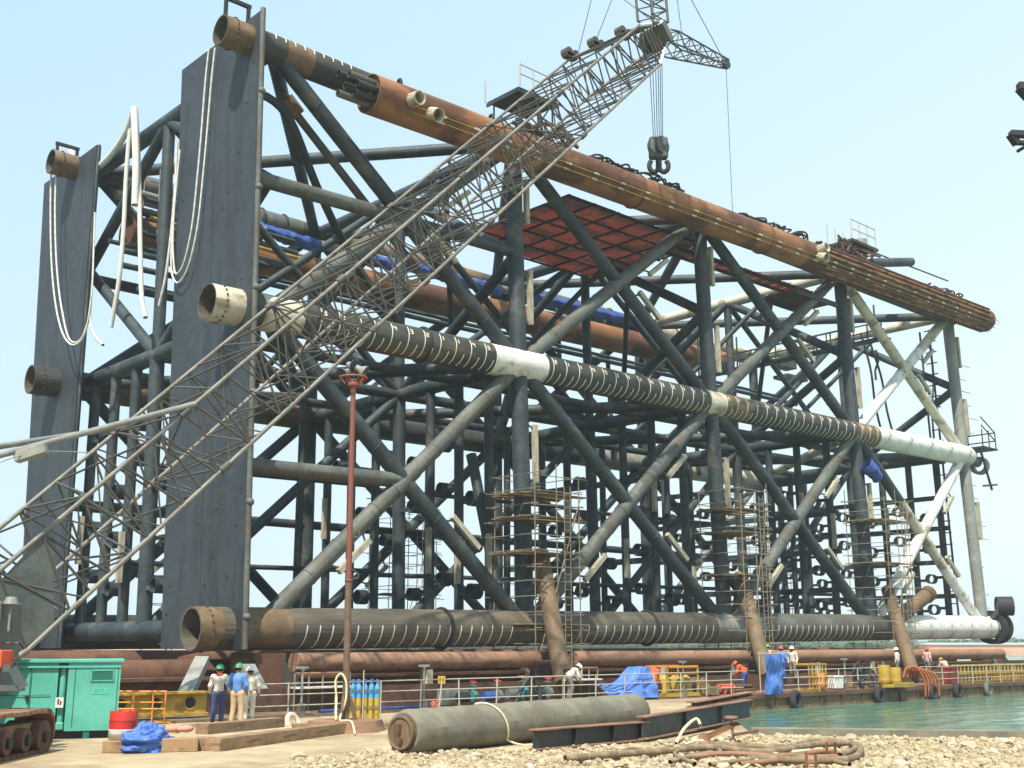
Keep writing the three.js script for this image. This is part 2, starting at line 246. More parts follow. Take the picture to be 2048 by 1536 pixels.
// face bracing, near and far
const R1 = 0.37;
function seams(a, b, r, m) { const d = b.clone().sub(a).normalize(); for (const t of [0.16, 0.39, 0.62, 0.84]) J('weld_seam', ring(lerp(a, b, t), d, r + 0.004, 0.022, 14, Math.PI * 2, 4), m); }
function split(name, a, b, r, mats) { if (r === R1) seams(a, b, r, mats[0]); const n = mats.length; for (let i = 0; i < n; i++) member(name, lerp(a, b, i / n), lerp(a, b, (i + 1) / n), r + (i % 2) * 0.004, mats[i]); }
const anodes = [];
function anodeOn(a, b, t, off, len = 2.1) { // sacrificial bar held off a member by two short stand-offs
  const d = b.clone().sub(a).normalize(), c = lerp(a, b, t).add(off); const p = c.clone().addScaledVector(d, -len / 2), q = c.clone().addScaledVector(d, len / 2);
  const an = J('anode', bar(p, q, 0.24, 0.24, Math.abs(d.y) > 0.9 ? V(1, 0, 0) : YUP), M.anode);
  const bk = off.clone().multiplyScalar(-0.72); part('standoff', [tube(p.clone().addScaledVector(d, 0.25), p.clone().addScaledVector(d, -0.12).add(bk), 0.05, 6), tube(q.clone().addScaledVector(d, -0.25), q.clone().addScaledVector(d, 0.12).add(bk), 0.05, 6)], M.steel, an); }
for (let i = 0; i < 4; i++) for (let t = 0; t < 2; t++) {
  const W3 = i === 3;
  split('brace', N(i, t), N(i + 1, t + 1), R1, W3 ? (t ? [M.white, M.white, M.cream] : [M.white, M.white, M.white]) : [M.steelTan]);  // rising braces take the paler steel: their sunlit tone is in the colour
  split('brace', N(i, t + 1), N(i + 1, t), R1, W3 ? (t ? [M.cream, M.cream, M.cream] : [M.steel, M.cream, M.white]) : [M.steel]);
  const mid = lerp(N(i, t), N(i + 1, t + 1), 0.5), d1 = N(i + 1, t + 1).sub(N(i, t)).normalize();
  J('joint_can', tube(mid.clone().addScaledVector(d1, -0.8), mid.clone().addScaledVector(d1, 0.8), R1 + 0.03, 14), W3 ? M.cream : M.steelTan);
  split('brace', Fa(i, t), Fa(i + 1, t + 1), 0.33, [W3 ? M.galv : M.steel]);
  split('brace', Fa(i, t + 1), Fa(i + 1, t), 0.33, [M.steel]);
  const o = V(0.45, -0.5, 0.35), o2 = V(0.42, 0.45, 0.3);
  anodeOn(N(i, t), N(i + 1, t + 1), t ? 0.68 : 0.27, o); anodeOn(N(i, t + 1), N(i + 1, t), t ? 0.62 : 0.7, o2); if (t === 0 && i) anodeOn(N(i, t), N(i + 1, t + 1), 0.72, o);
  anodeOn(Fa(i, t), Fa(i + 1, t + 1), 0.3, V(0.4, -0.5, 0.3)); 
}
// struts from the mudmat end to the first crossings
for (const t of [0, 1]) { const c = lerp(N(0, t), N(1, t + 1), 0.5); member('strut', V(22.9, c.y - 0.15, zn(c.y)), c, 0.34, M.steelTan); if (t) member('strut', c, V(xi(1, c.y), c.y + 0.05, zn(c.y)), 0.3, M.steel); const f = lerp(Fa(0, t), Fa(1, t + 1), 0.5); member('strut', V(22.9, f.y, ZFAR), f, 0.3, M.steel); }
// columns of the faces and the cross frames
const ZC = -51.2;
for (let i = 0; i < 5; i++) {
  const mcol = i === 4 ? M.galv : M.steel;
  if (i) { member('column', N(i, 0), N(i, 1), 0.43, mcol, 18); member('column', N(i, 1), N(i, 2), 0.43, mcol, 18); member('column', Fa(i, 0), Fa(i, 2), 0.4, M.steel); }
  const mt = i > 2 ? M.galv : M.steel;
  for (let l = 0; l < 3; l++) member('cross_chord', N(i, l), Fa(i, l), l ? 0.4 : 0.45, l === 2 && i > 2 ? M.cream : l ? M.steel : M.steel);
  const T = lerp(N(i, 2), Fa(i, 2), 0.52), C = lerp(N(i, 1), Fa(i, 1), 0.52), B = lerp(N(i, 0), Fa(i, 0), 0.52);
  const nu = V(xi(i, 22), 22, zn(22)), fu = V(xi(i, 22), 22.5, ZFAR);
  for (const [a, b] of [[T, nu], [T, fu], [C, nu], [C, fu]]) member('cross_brace', a, b, 0.3, i > 2 ? M.steel : M.steel);
  member('centre_column', B, C, 0.36, M.steel); member('centre_column', C, T, 0.3, M.steel);
  // conductor frame: slender columns with guide rings between them
  const zs = [-43.6, -46.0, -48.4, B.z, -53.4, -55.8, -58.3];
  const lo = lerp(N(i, 0), Fa(i, 0), 0), hi = N(i, 1);
  for (const z of zs) { if (z === B.z || (i === 0 && z > -48)) continue; member('frame_column', V(xi(i, 3), legY[0](XB[i]), z), V(xi(i, 16), legY[1](XB[i]), z), 0.26, i > 2 ? M.steel : M.steel, 10); if (rnd() < 0.75) { const y = rr(6, 12); anodeOn(V(xi(i, y), y - 1, z), V(xi(i, y), y + 1, z), 0.5, V(-0.5, 0, 0.5), 2.4); } }
  for (let k = 0; k < zs.length - 1; k++) for (let j = 0; j < 4; j++) {
    if ((k + j) % 2 && i < 3) { if (rnd() < 0.55) continue; }
    const y = 5 + j * 2.35 + (k % 2) * 0.7, z = (zs[k] + zs[k + 1]) / 2, x = xi(i, y), gr = 0.34 + 0.08 * rnd(); if (i === 0 && z > -47) continue;
    const g = J('guide_ring', pipe(V(x - 0.3, y, z), V(x + 0.3, y, z), gr, 0.05, 16), M.steel);
    part('ring_arm', bar(V(x, y + 0.1, z + gr - 0.04), V(x, y + 0.1, zs[k] - 0.2), 0.3, 0.2), M.steel, g); part('ring_arm', bar(V(x, y - 0.1, z - gr + 0.04), V(x, y - 0.1, zs[k + 1] + 0.2), 0.3, 0.2), M.steel, g);
  }
  if (i > 1) for (const y of i > 2 ? [6, 8.6, 11.2, 13.6] : [7.4, 12.4]) J('frame_girt', bar(V(xi(i, y), y, -43), V(xi(i, y), y, -59.5), 0.34, 0.34), M.steel);
  else { member('cross_brace', V(xi(i, 12), 12, -45), V(xi(i, 4), 3.6, -42.6), 0.28, M.steel); }
  if (i) { anodeOn(V(xi(i, 19), 17, zn(19)), V(xi(i, 21), 22, zn(21)), 0.55, V(0.62, 0, 0.35), 2.9); anodeOn(V(xi(i, 9), 8, zn(9)), V(xi(i, 12), 13.5, zn(12)), 0.66, V(0.62, 0, 0.35), 2.9); anodeOn(V(xi(i, 24), 23.5, zn(24)), V(xi(i, 26), 26.5, zn(26)), 0.5, V(0.6, 0, 0.3), 2.5); }
}
// plan bracing at the middle and top levels
for (let i = 0; i < 4; i++) for (const l of [1, 2]) { member('plan_brace', N(i + 1, l), Fa(i, l), 0.33, M.steel); member('plan_brace', N(i, l), Fa(i + 1, l), 0.33, i === 3 ? M.cream : M.steel); }
for (let i = 0; i < 4; i++) { member('plan_brace', lerp(N(i, 1), Fa(i, 1), 0.52), lerp(N(i + 1, 1), Fa(i + 1, 1), 0.52), 0.3, M.steel); }
// inner lengthwise trusses, seen through the face bracing
for (let i = 0; i < 4; i++) { const c = (j, l, k = 0.52) => lerp(N(j, l), Fa(j, l), k);
  member('inner_brace', c(i, 0), c(i + 1, 1), 0.27, M.steel); member('inner_brace', c(i, 1), c(i + 1, 2), 0.22, M.steel); member('inner_brace', c(i, 2, 0.3), lerp(c(i, 1, 0.75), c(i + 1, 1, 0.75), 0.5), 0.18, M.steel); member('inner_brace', c(i + 1, 2, 0.3), lerp(c(i, 1, 0.75), c(i + 1, 1, 0.75), 0.5), 0.18, M.steel); member('inner_brace', c(i, 2), c(i + 1, 1), 0.22, M.steel);
  for (const k of [0.26, 0.78]) { member('inner_chord', c(i, 1, k), c(i + 1, 1, k), 0.24, M.steel); }
  for (const k of [0.33, 0.67]) { const x = XB[i] + (XB[i + 1] - XB[i]) * k; member('inner_column', V(x, 3, -56.5 + 4 * k), V(x, 16, -56.5 + 4 * k), 0.22, M.steel, 10); member('inner_column', V(x, 16, -59), V(x, 28, -59.6), 0.18, M.steel, 10); }
  member('inner_chord', V(XB[i], 22, -60.4), V(XB[i + 1], 22, -60.4), 0.26, M.steel); member('inner_chord', V(XB[i], 9.5, -60.4), V(XB[i + 1], 9.5, -60.4), 0.26, M.steel);
  for (const y of [6.2, 11]) member('inner_chord', V(XB[i], y, -53.4), V(XB[i + 1], y + 0.2, -53.4), 0.13, M.steel, 8); }
// slender risers running the whole length inside
for (const [x, y, z, r, x0, x1] of [[650, 596, -55, 0.16, 23.4, 84], [650, 622, -55, 0.16, 23.4, 84], [700, 668, -53, 0.13, 23.4, 84], [620, 578, -57, 0.13, 23.4, 84]]) { const p = atZ(x, y, z); member('riser', V(x0, p.y, z), V(x1, p.y + 0.4, z), r, M.steel, 10); }
// the long grey riser under the far top leg and the inner curved riser at the near end
{ const p = atZ(515, 458, -59), q = atZ(1290, 648, -59); const d = q.clone().sub(p); member('riser', p.clone().addScaledVector(d, -0.25), q, 0.27, M.galv, 14); member('riser', q.clone(), q.clone().add(V(0.2, -3.6, 0)), 0.27, M.galv, 12);
  J('curved_riser', wire([V(23.5, 26.6, -42.8), V(24.6, 26.5, -42.8), V(25.6, 26.0, -43), V(28, 23.4, -44), V(31, 20.6, -45), V(36, 17.2, -46)], 0.2, 10, 40), M.steel);
  const pr = atZ(582, 213, -43.2); J('pipe_funnel', pipe(pr.clone().add(V(-0.35, 0.25, 0)), pr.clone().add(V(0.35, -0.35, 0)), 0.42, 0.05, 20), M.legRust); J('pipe_funnel', [tube(pr.clone().add(V(0.3, -0.3, 0)), V(33.4, 19.6, -42.4), 0.2, 10)], M.steelTan); }
// mudmat plates at the near end
for (const [z0b, z0t, z1b, z1t, nm] of [[-39.75, -40.62, -46.4, -47.8, 'near'], [-57.5, -57.5, -62.7, -64.8, 'far']]) {
  const y0 = 2.2, y1 = nm === 'near' ? 29.2 : 28.6, ht = y1 - y0, px = y => 22.8 - 0.006 * (y - 3);
  const ze = (k, y) => { const t = (y - y0) / ht; return (z0b + (z0t - z0b) * t) * (1 - k) + (z1b + (z1t - z1b) * t) * k; };
  const g = new THREE.BoxGeometry(0.28, ht, 1, 1, 12, 1), p = g.attributes.position, n = g.attributes.normal, uv = g.attributes.uv; for (let k = 0; k < p.count; k++) { const y = p.getY(k) + (y0 + y1) / 2, z = ze(0.5 - p.getZ(k), y); uv.setXY(k, z, y); p.setXYZ(k, p.getX(k) + px(y), y, z); }
  g.computeVertexNormals(); const pl = J('mudmat_plate', g, M.plate);
  const zf = nm === 'near' ? -41.8 : -60.4; J('lifting_frame', [bar(V(21.5, y1 - 0.1, zf), V(21.5, y1 + 0.75, zf), 0.14, 0.14), bar(V(22.6, y1 - 0.1, zf), V(22.6, y1 + 0.75, zf), 0.14, 0.14), bar(V(21.4, y1 + 0.75, zf), V(22.7, y1 + 0.75, zf), 0.16, 0.16)], M.black);
  if (nm === 'far') { part('edge_tube', tube(V(px(y0) - 0.02, y0, ze(0, y0) + 0.08), V(px(y1) - 0.02, y1, ze(0, y1) + 0.08), 0.09, 10), M.steel, pl); continue; }
  part('edge_tube', tube(V(px(y0) - 0.02, y0, ze(0, y0) + 0.06), V(px(y1) - 0.02, y1 + 0.15, ze(0, y1) + 0.06), 0.12, 10), M.steelTan, pl);
  for (let y = y0 + 1.2; y < y1 + 0.3; y += 4.4) { const s = new THREE.SphereGeometry(0.17, 10, 8); s.translate(px(y), y, ze(0, y) + 0.1); part('edge_knob', s, M.steelTan, pl); }
  for (let y = y0 + 1; y < y1 - 1; y += 1.55) for (let k = 0; k < 4; k++) { if (rnd() < 0.35) continue; const q = 0.12 + 0.24 * k + rr(-0.1, 0.1), yy = y + rr(-0.7, 0.7); part('plate_stud', tube(V(px(yy) - 0.17, yy, ze(q, yy)), V(px(yy) - 0.13, yy, ze(q, yy)), 0.05, 8), M.plateDark, pl); }
  for (const k of [2.05]) part('plate_seam', bar(V(px(y0) - 0.145, y0 + 0.1, ze(k / 4, y0)), V(px(y1) - 0.145, y1 - 0.1, ze(k / 4, y1)), 0.03, 0.008, V(-1, 0, 0)), M.plate, pl);
}
// flanges and stubs at the far end of the bottom and middle legs
{ const e = nearLegPt(0, 86.9); const f = J('end_flange', pipe(e.clone(), e.clone().add(V(0.5, 0, 0)), 1.25, 0.35, 28), M.black); J('end_flange', pipe(e.clone().add(V(0.9, 0, 0)), e.clone().add(V(1.3, 0, 0)), 1.25, 0.3, 28), M.black);
  part('flange_neck', tube(e.clone(), e.clone().add(V(1.1, 0, 0)), 0.8, 20), M.white, f);
  const s = V(86.2, 4.1, -40.6); J('side_nozzle', [tube(s, V(87.6, 5.2, -40.2), 0.22, 12), pipe(V(87.2, 5.2, -40.5), V(87.9, 5.2, -39.6), 0.72, 0.22, 24)], M.black);
  J('nozzle_face', tube(V(87.2, 5.2, -40.4), V(87.75, 5.2, -39.72), 0.45, 20), M.cream);
  const q = V(71.6, 3.6, -40.7); J('launch_stub', [tube(q, V(76.4, 5.7, -40.4), 0.5, 16)], M.legRust); part('stub_rim', pipe(V(76.3, 5.65, -40.4), V(76.8, 5.87, -40.38), 0.56, 0.1, 18), M.rustDark, jacket);
  const m = nearLegPt(1, 86.3); J('end_flange', [pipe(m.clone().add(V(0.9, -0.7, 0.4)), m.clone().add(V(1.4, -0.7, 0.4)), 0.7, 0.24, 24), tube(m.clone(), m.clone().add(V(1.2, -0.5, 0.3)), 0.35, 12)], M.galv); }
// sea fastening braces from the columns down to the barge
for (const [x0, y0, x1, y1] of [[1080, 1105, 1127, 1318], [1480, 1150, 1533, 1316], [1775, 1178, 1822, 1306]]) { const a = atZ(x0, y0, -40.3), b = atZ(x1, y1, -37.2); member('sea_fastening', a, b.setY(0.7), 0.42, M.legRust, 16); }
for (const [x0, y0, x1, y1] of [[405, 1320, 365, 1402], [495, 1335, 530, 1402]]) { const a = atZ(x0, y0, -39.4), b = atZ(x1, y1, -37.6); J('sea_fastening', bar(a, b, 0.5, 0.32), M.galv); }

// the two long rusty piles strapped along the top legs
function bundle(name, label, a, b, r, m = M.rust) {
  const t = thing(name, label, 'steel pile', a); const d = b.clone().sub(a).normalize();
  part('pipe_body', pipe(a, b, r, 0.05, 36), m, t);
  part('end_plate', [tube(a.clone().addScaledVector(d, 0.12), a.clone().addScaledVector(d, 0.2), r - 0.04, 28), tube(b.clone().addScaledVector(d, -0.2), b.clone().addScaledVector(d, -0.12), r - 0.04, 28)], M.rustDark, t);
  return t;
}
const pA = V(27.9, 26.93, -40.0), pB = V(88.6, 27.85, -40.0), PR = 0.93;
{
  const t = bundle('rusty_pile', 'long rusty brown steel pile along the near top of the jacket', pA, pB, PR);
  const d = pB.clone().sub(pA).normalize(), on = (s, ang, k = 0) => lerp(pA, pB, s).add(V(0, (PR + k) * Math.sin(ang), (PR + k) * Math.cos(ang)));
  for (const [s, a] of [[0.03, -0.1], [0.05, -0.42], [0.585, 0.15], [0.585, -0.35]]) { const st = part('nozzle', pipe(on(s, a, -0.1), on(s, a, 0.55), 0.34, 0.06, 18), M.cream, t); part('nozzle_plug', tube(on(s, a, 0.1), on(s, a, 0.2), 0.29, 14), M.legRust, st); }
  for (const a of [-0.36, -0.66]) { const pts = []; for (let i = 0; i <= 40; i++) pts.push(on(0.03 + 0.95 * i / 40, a, 0.08 + 0.02 * Math.sin(i * 2.1))); part('lashing_wire', wire(pts, 0.022, 5, 120), M.yellow, t); }
  for (let i = 0; i < 26; i++) { const s = 0.06 + 0.9 * i / 26; for (const a of [-0.36, -0.66]) part('wire_clip', box(on(s, a, 0.09).x, on(s, a, 0.09).y, on(s, a, 0.09).z, 0.34, 0.09, 0.09), M.cream, t); }
  for (let k = 0; k < 7; k++) { const a = 0.75 - k * 0.4; part('grout_line', tube(on(0.6, a, 0.07), on(k % 2 ? 0.985 : 0.99, a, 0.07), 0.09, 8), k % 3 ? M.rust : M.rustDark, t); }
  for (let k = 0; k < 4; k++) part('pile_strap', ring(lerp(pA, pB, [0.3, 0.5, 0.72, 0.9][k]), d, PR + 0.03, 0.05, 28), M.rustDark, t);
  for (let k = 0; k < 7; k++) { const an = k * 0.9; const p = pA.clone().add(V(0, 0.5 * Math.sin(an), 0.5 * Math.cos(an))); part('protruding_pipe', pipe(p.clone().add(V(-1.0 - 0.3 * (k % 3), 0, 0)), p.clone().add(V(0.2, 0, 0)), 0.17, 0.03, 12), k % 2 ? M.steelTan : M.steelDark, t); }
  const bp = []; for (let k = 0; k < 16; k++) { const an = k * 0.39; const p = pB.clone().add(V(0, 0.8 * Math.sin(an), 0.8 * Math.cos(an))); bp.push(tube(p, p.clone().add(V(0.5 + 0.5 * rnd(), rr(-0.15, 0.15), rr(-0.15, 0.15))), 0.03, 5)); } part('rebar_end', bp, M.cream, t);
  // hoses lying along its top
  const hz = (s0, s1, n, lab) => { const gs = []; for (let h = 0; h < n; h++) { const pts = []; const m = 14; for (let i = 0; i <= m; i++) { const s = s0 + (s1 - s0) * i / m; pts.push(on(s, 1.75 + rr(-0.4, 0.4), 0.14 + (i % m ? rr(0, 0.35) : 0))); } gs.push(wire(pts, 0.06, 6, 70)); } single('hose_bundle', gs, M.rubber, lab, 'hoses', null, null); };
  hz(0.24, 0.37, 6, 'tangled black hoses on the near rusty pile below the crane hook'); hz(0.46, 0.585, 5, 'tangled black hoses on the near rusty pile just left of its middle nozzles'); hz(0.6, 0.72, 6, 'tangled black hoses on the near rusty pile beside the small top platform'); hz(0.84, 0.95, 6, 'tangled black hoses at the right end of the near rusty pile');
  for (const [s, k] of [[0.03, 'leftmost'], [0.125, 'middle'], [0.155, 'rightmost']]) single('pipe_hoop', ring(on(s, 1.75, 0.0), V(1, 0, 0.4), 0.42, 0.08, 18), M.rubber, `${k} of three black hoops standing on the near rusty pile's left end`, 'hoop', 'black hoops on the pile');
}
{ const a = V(32.2, 0, -59.0), q = atZ(540, 530, -58.6), r = atZ(1490, 738, -58.6); const A = V(25, q.y - 0.15, -58.6), B = V(79, r.y, -58.6); bundle('rusty_pile', 'dark rusty steel pile under the far top leg, behind the bracing', A, B, 0.98, M.rust); }

// ------------------------------------------------------------------ barge with skid beams and deck gear
const ZB = -34.9, DECK = 0.0;
const barge = thing('barge', 'long rusty flat barge moored at the quay, carrying the steel framework', 'barge', V(50, -0.75, -50));
{
  part('hull', box(55, -0.95, -51, 88, 1.9, 32.2), M.hull, barge);
  part('deck_plating', box(55, 0.015, -51, 87.6, 0.03, 31.8), M.deck, barge);
  part('rubbing_strake', [bar(V(11, -0.12, ZB + 0.06), V(99, -0.12, ZB + 0.06), 0.14, 0.2)], M.rustDark, barge);
  for (let k = 0; k < 30; k++) part('hull_rib', box(40 + k * 2, -0.45, ZB + 0.04, 0.09, 0.6, 0.1), M.rustDark, barge);
  for (const z of [-40.6, -60.4]) { part('skid_beam', ibeam(V(14, 0.62, z), V(92, 0.62, z), 0.9, 1.15, 0.12), M.rustDark, barge); }
  for (const [z, y, r, x0, x1, m] of [[-39.0, 1.72, 0.36, 24.5, 37.4, M.rustPink], [-39.0, 1.72, 0.36, 39.8, 53.2, M.rustPink], [-39.0, 1.72, 0.36, 55.4, 69.4, M.rustPink], [-39.0, 1.72, 0.36, 71, 84, M.rustPink], [-43, 1.2, 0.62, 12, 84, M.rustDark], [-52, 1.5, 0.6, 12, 90, M.rustDark], [-58, 1.6, 0.5, 12, 90, M.rustDark]]) part('deck_pipe', tube(V(x0, y, z), V(x1, y, z), r, 18), m, barge);
  part('coaming_plate', bar(V(20, 0.42, -37.4), V(90, 0.42, -37.4), 0.12, 0.84), M.rustDark, barge);
  for (const x of [31, 40, 46, 60, 66, 75]) { const s = part('pipe_saddle', box(x, 0.9, -39.0, 0.3, 0.95, 0.5), M.cream, barge); }
  for (const x of XB) { part('support_block', [box(x + 0.1, 1.05, -41, 1.4, 2.0, 1.8), box(x + 0.1, 0.4, -41, 2.2, 0.8, 2.6)], M.rustDark, barge); part('support_gusset', [bar(V(x - 1.3, 0.1, -39.6), V(x - 0.3, 1.9, -40.4), 0.2, 0.5), bar(V(x + 1.5, 0.1, -39.6), V(x + 0.5, 1.9, -40.4), 0.2, 0.5)], M.steelDark, barge); }
  // guard rails along the edge
  const yb = DECK; let k = 0;
  for (let x = 20; x < 92; x += 1.9) { if ((x > 47.5 && x < 50.5) || (x > 60 && x < 65)) continue; part('rail_post', tube(V(x, 0, ZB - 0.15), V(x + rr(-0.05, 0.05), 1.12, ZB - 0.15), 0.032, 6), M.rail, barge); }
  for (const [a, b] of [[20, 47.6], [50.4, 60.2], [64.8, 92]]) for (const y of [0.35, 0.72, 1.08]) part('rail_bar', tube(V(a, y, ZB - 0.15), V(b, y + rr(-0.04, 0.04), ZB - 0.15), 0.026, 6), M.rail, barge);
}
// tyre fenders along the hull
[[1595, 1408, 'leftmost, below the blue sheet'], [1762, 1392, 'beside the yellow drums'], [1868, 1384, 'under the orange hose coil'], [1918, 1380, 'right of the orange hose coil'], [1978, 1372, 'rightmost, pale with dust']].forEach(([x, y, w], i) => {
  const p = atZ(x, y, ZB + 0.28); single('tyre_fender', ring(V(p.x, -0.42, ZB + 0.22), V(0.15, 0.1, 1), 0.4, 0.17, 22, Math.PI * 2, 10), i === 4 ? M.steelTan : M.rubber, `black tyre fender hung on the barge side, ${w}`, 'tyre', 'tyre fenders on the barge side'); });

// ------------------------------------------------------------------ scaffolds
function scaffold(label, cx, cz, w, d, y0, y1, decks, seedv, m = M.railTan) {
  const t = thing('scaffold', label, 'scaffold', V(cx, y0, cz), 'tube scaffolds round the columns');
  for (const sx of [-0.5, 0, 0.5]) for (const sz of [-0.5, 0.5]) part('standard', tube(V(cx + sx * w, y0, cz + sz * d), V(cx + sx * w + rr(-0.1, 0.1), y1 + rr(-0.6, 0.6), cz + sz * d), 0.03, 6), m, t);
  for (let y = y0 + 0.5; y < y1; y += 0.72) { for (const sz of [-0.5, 0.5]) part('ledger', tube(V(cx - w / 2 - rr(0.1, 0.7), y + rr(-0.08, 0.08), cz + sz * d), V(cx + w / 2 + rr(0.1, 0.7), y + rr(-0.08, 0.08), cz + sz * d), 0.024, 6), m, t);
    for (const sx of [-0.5, 0.5]) part('transom', tube(V(cx + sx * w, y + 0.07, cz - d / 2 - rr(0.1, 0.5)), V(cx + sx * w, y + 0.07, cz + d / 2 + rr(0.1, 0.5)), 0.024, 6), m, t); }
  for (const y of decks) for (let k = 0; k < 5; k++) part('plank', box(cx + rr(-0.25, 0.25), y + 0.03 * (k % 2), cz - d / 2 + d * (k + 0.5) / 5, w + rr(0.4, 1.3), 0.05, d / 5.6), M.plank, t);
  part('scaffold_brace', tube(V(cx - w / 2, y0 + 1, cz + d / 2 + 0.06), V(cx + w / 2, y1 - 1, cz + d / 2 + 0.06), 0.03, 6), m, t);
  part('ladder', [tube(V(cx + 0.3, y0, cz + d / 2 + 0.15), V(cx + 0.3, y1 - 0.5, cz + d / 2 + 0.15), 0.025, 5), tube(V(cx + 0.7, y0, cz + d / 2 + 0.15), V(cx + 0.7, y1 - 0.5, cz + d / 2 + 0.15), 0.025, 5), ...Array.from({ length: Math.floor((y1 - y0 - 0.6) / 0.35) }, (_, i) => tube(V(cx + 0.3, y0 + 0.3 + i * 0.35, cz + d / 2 + 0.15), V(cx + 0.7, y0 + 0.3 + i * 0.35, cz + d / 2 + 0.15), 0.02, 5))], m, t);
}
scaffold('tall tube scaffold with timber planks round the leftmost near column', 38.8, -40.4, 3.0, 2.9, 0.4, 10.3, [3.3, 6.6, 8.3, 9.4], 1);
scaffold('tube scaffold with dark planks round the near column left of the blue sheet', 54.6, -40.4, 2.4, 2.9, 0.4, 11.2, [6.2, 8.6, 9.9], 2, M.railTan);
scaffold('tube scaffold with brown planks round the near column nearest the white braces', 70.5, -40.4, 2.9, 2.9, 0.4, 12.2, [7.6, 10.4], 3);
scaffold('thin distant scaffold seen left of the red post, beyond the lattice frame', 30.5, -60.4, 2.8, 3, 0.4, 10, [8.2, 6], 4, M.galv);
scaffold('thin distant scaffold half hidden behind the leftmost near scaffold', 46, -60.5, 3.2, 3, 0.4, 12, [5.5, 9.6], 5, M.galv);
scaffold('grey tube scaffold by the far end column at the right', 82.5, -58, 3, 3, 0.4, 13, [6, 9, 12], 6, M.steelDark);
// stubs of scaffold tube and ladder on the far end column
{ const t = thing('scaffold', 'row of short tube ends and a cage ladder on the rightmost pale column', 'scaffold', V(86.6, 1, -41), null);
  for (let y = 4; y < 25; y += 1.05) part('ledger', tube(V(85.2 - 0.013 * y, y, -41.3), V(87.6 + rr(-0.3, 0.6), y + rr(-0.05, 0.05), -41.3 + rr(-0.4, 0.4)), 0.025, 5), M.railTan, t);
  part('standard', tube(V(86.9, 3, -41.3), V(86.7, 13.5, -41.4), 0.1, 8), M.rustDark, t);
  for (const z of [-42.6, -43.4]) part('ladder_rail', tube(V(85.3, 4, z), V(85.1, 27, z - 0.4), 0.09, 6), M.steelDark, t);
  const rg = []; for (let y = 4.5; y < 27; y += 0.9) rg.push(bar(V(85.25, y, -42.6), V(85.25, y, -43.5), 0.08, 0.08)); part('ladder_rung', rg, M.steelDark, t).userData.kind = 'stuff'; }
// end platform at the middle leg
{ const b = atX(1952, 900, 87.2); const t = thing('work_platform', 'small railed platform with blue sheet at the right end of the near middle leg', 'platform', b);
  part('floor_grating', box(b.x, b.y, b.z, 2.4, 0.12, 2.4), M.steelDark, t); for (const [dx, dz] of [[-1.1, 1.1], [1.1, 1.1], [1.1, -1.1], [-1.1, -1.1], [0, 1.1]]) part('rail_post', tube(b.clone().add(V(dx, 0, dz)), b.clone().add(V(dx, 1.4, dz)), 0.05, 6), M.steelDark, t);
  for (const y of [0.7, 1.35]) { part('rail_bar', tube(b.clone().add(V(-1.1, y + 1, 1.1)), b.clone().add(V(1.1, y, 1.1)), 0.05, 6), M.steelDark, t); part('rail_bar', tube(b.clone().add(V(1.1, y, 1.1)), b.clone().add(V(1.1, y, -1.1)), 0.05, 6), M.steelDark, t); }
  for (const dz of [-0.8, 0.8]) part('bracket', bar(b.clone().add(V(-1, -0.1, dz)), b.clone().add(V(0.4, -3.2, dz)), 0.14, 0.14), M.steelDark, t); part('bracket', bar(b.clone().add(V(-1, -3, 0.8)), b.clone().add(V(1.3, -2.7, 0.8)), 0.14, 0.14), M.steelDark, t); }
// walkways slung across the frame near the right end
for (const [x, y, lab] of [[78.5, 25.2, 'dark slung walkway with railings under the right end top chords'], [73.2, 23.6, 'dark slung walkway left of the other one, nearer the pale column']]) {
  const t = thing('walkway', lab, 'walkway', V(x, y, -50)); part('floor_grating', box(x, y, -50.5, 1.0, 0.12, 15), M.steelDark, t);
  for (let z = -57.6; z < -43; z += 1.2) { part('rail_post', box(x - 0.5, y + 0.6, z, 0.08, 1.2, 0.08), M.steelDark, t); } for (const h of [0.6, 1.2]) part('rail_bar', box(x - 0.5, y + h, -50.5, 0.07, 0.09, 15), M.steelDark, t); for (const z of [-44, -57]) part('hanger', tube(V(x, y, z), V(x, 28, z), 0.08, 6), M.steelDark, t); }
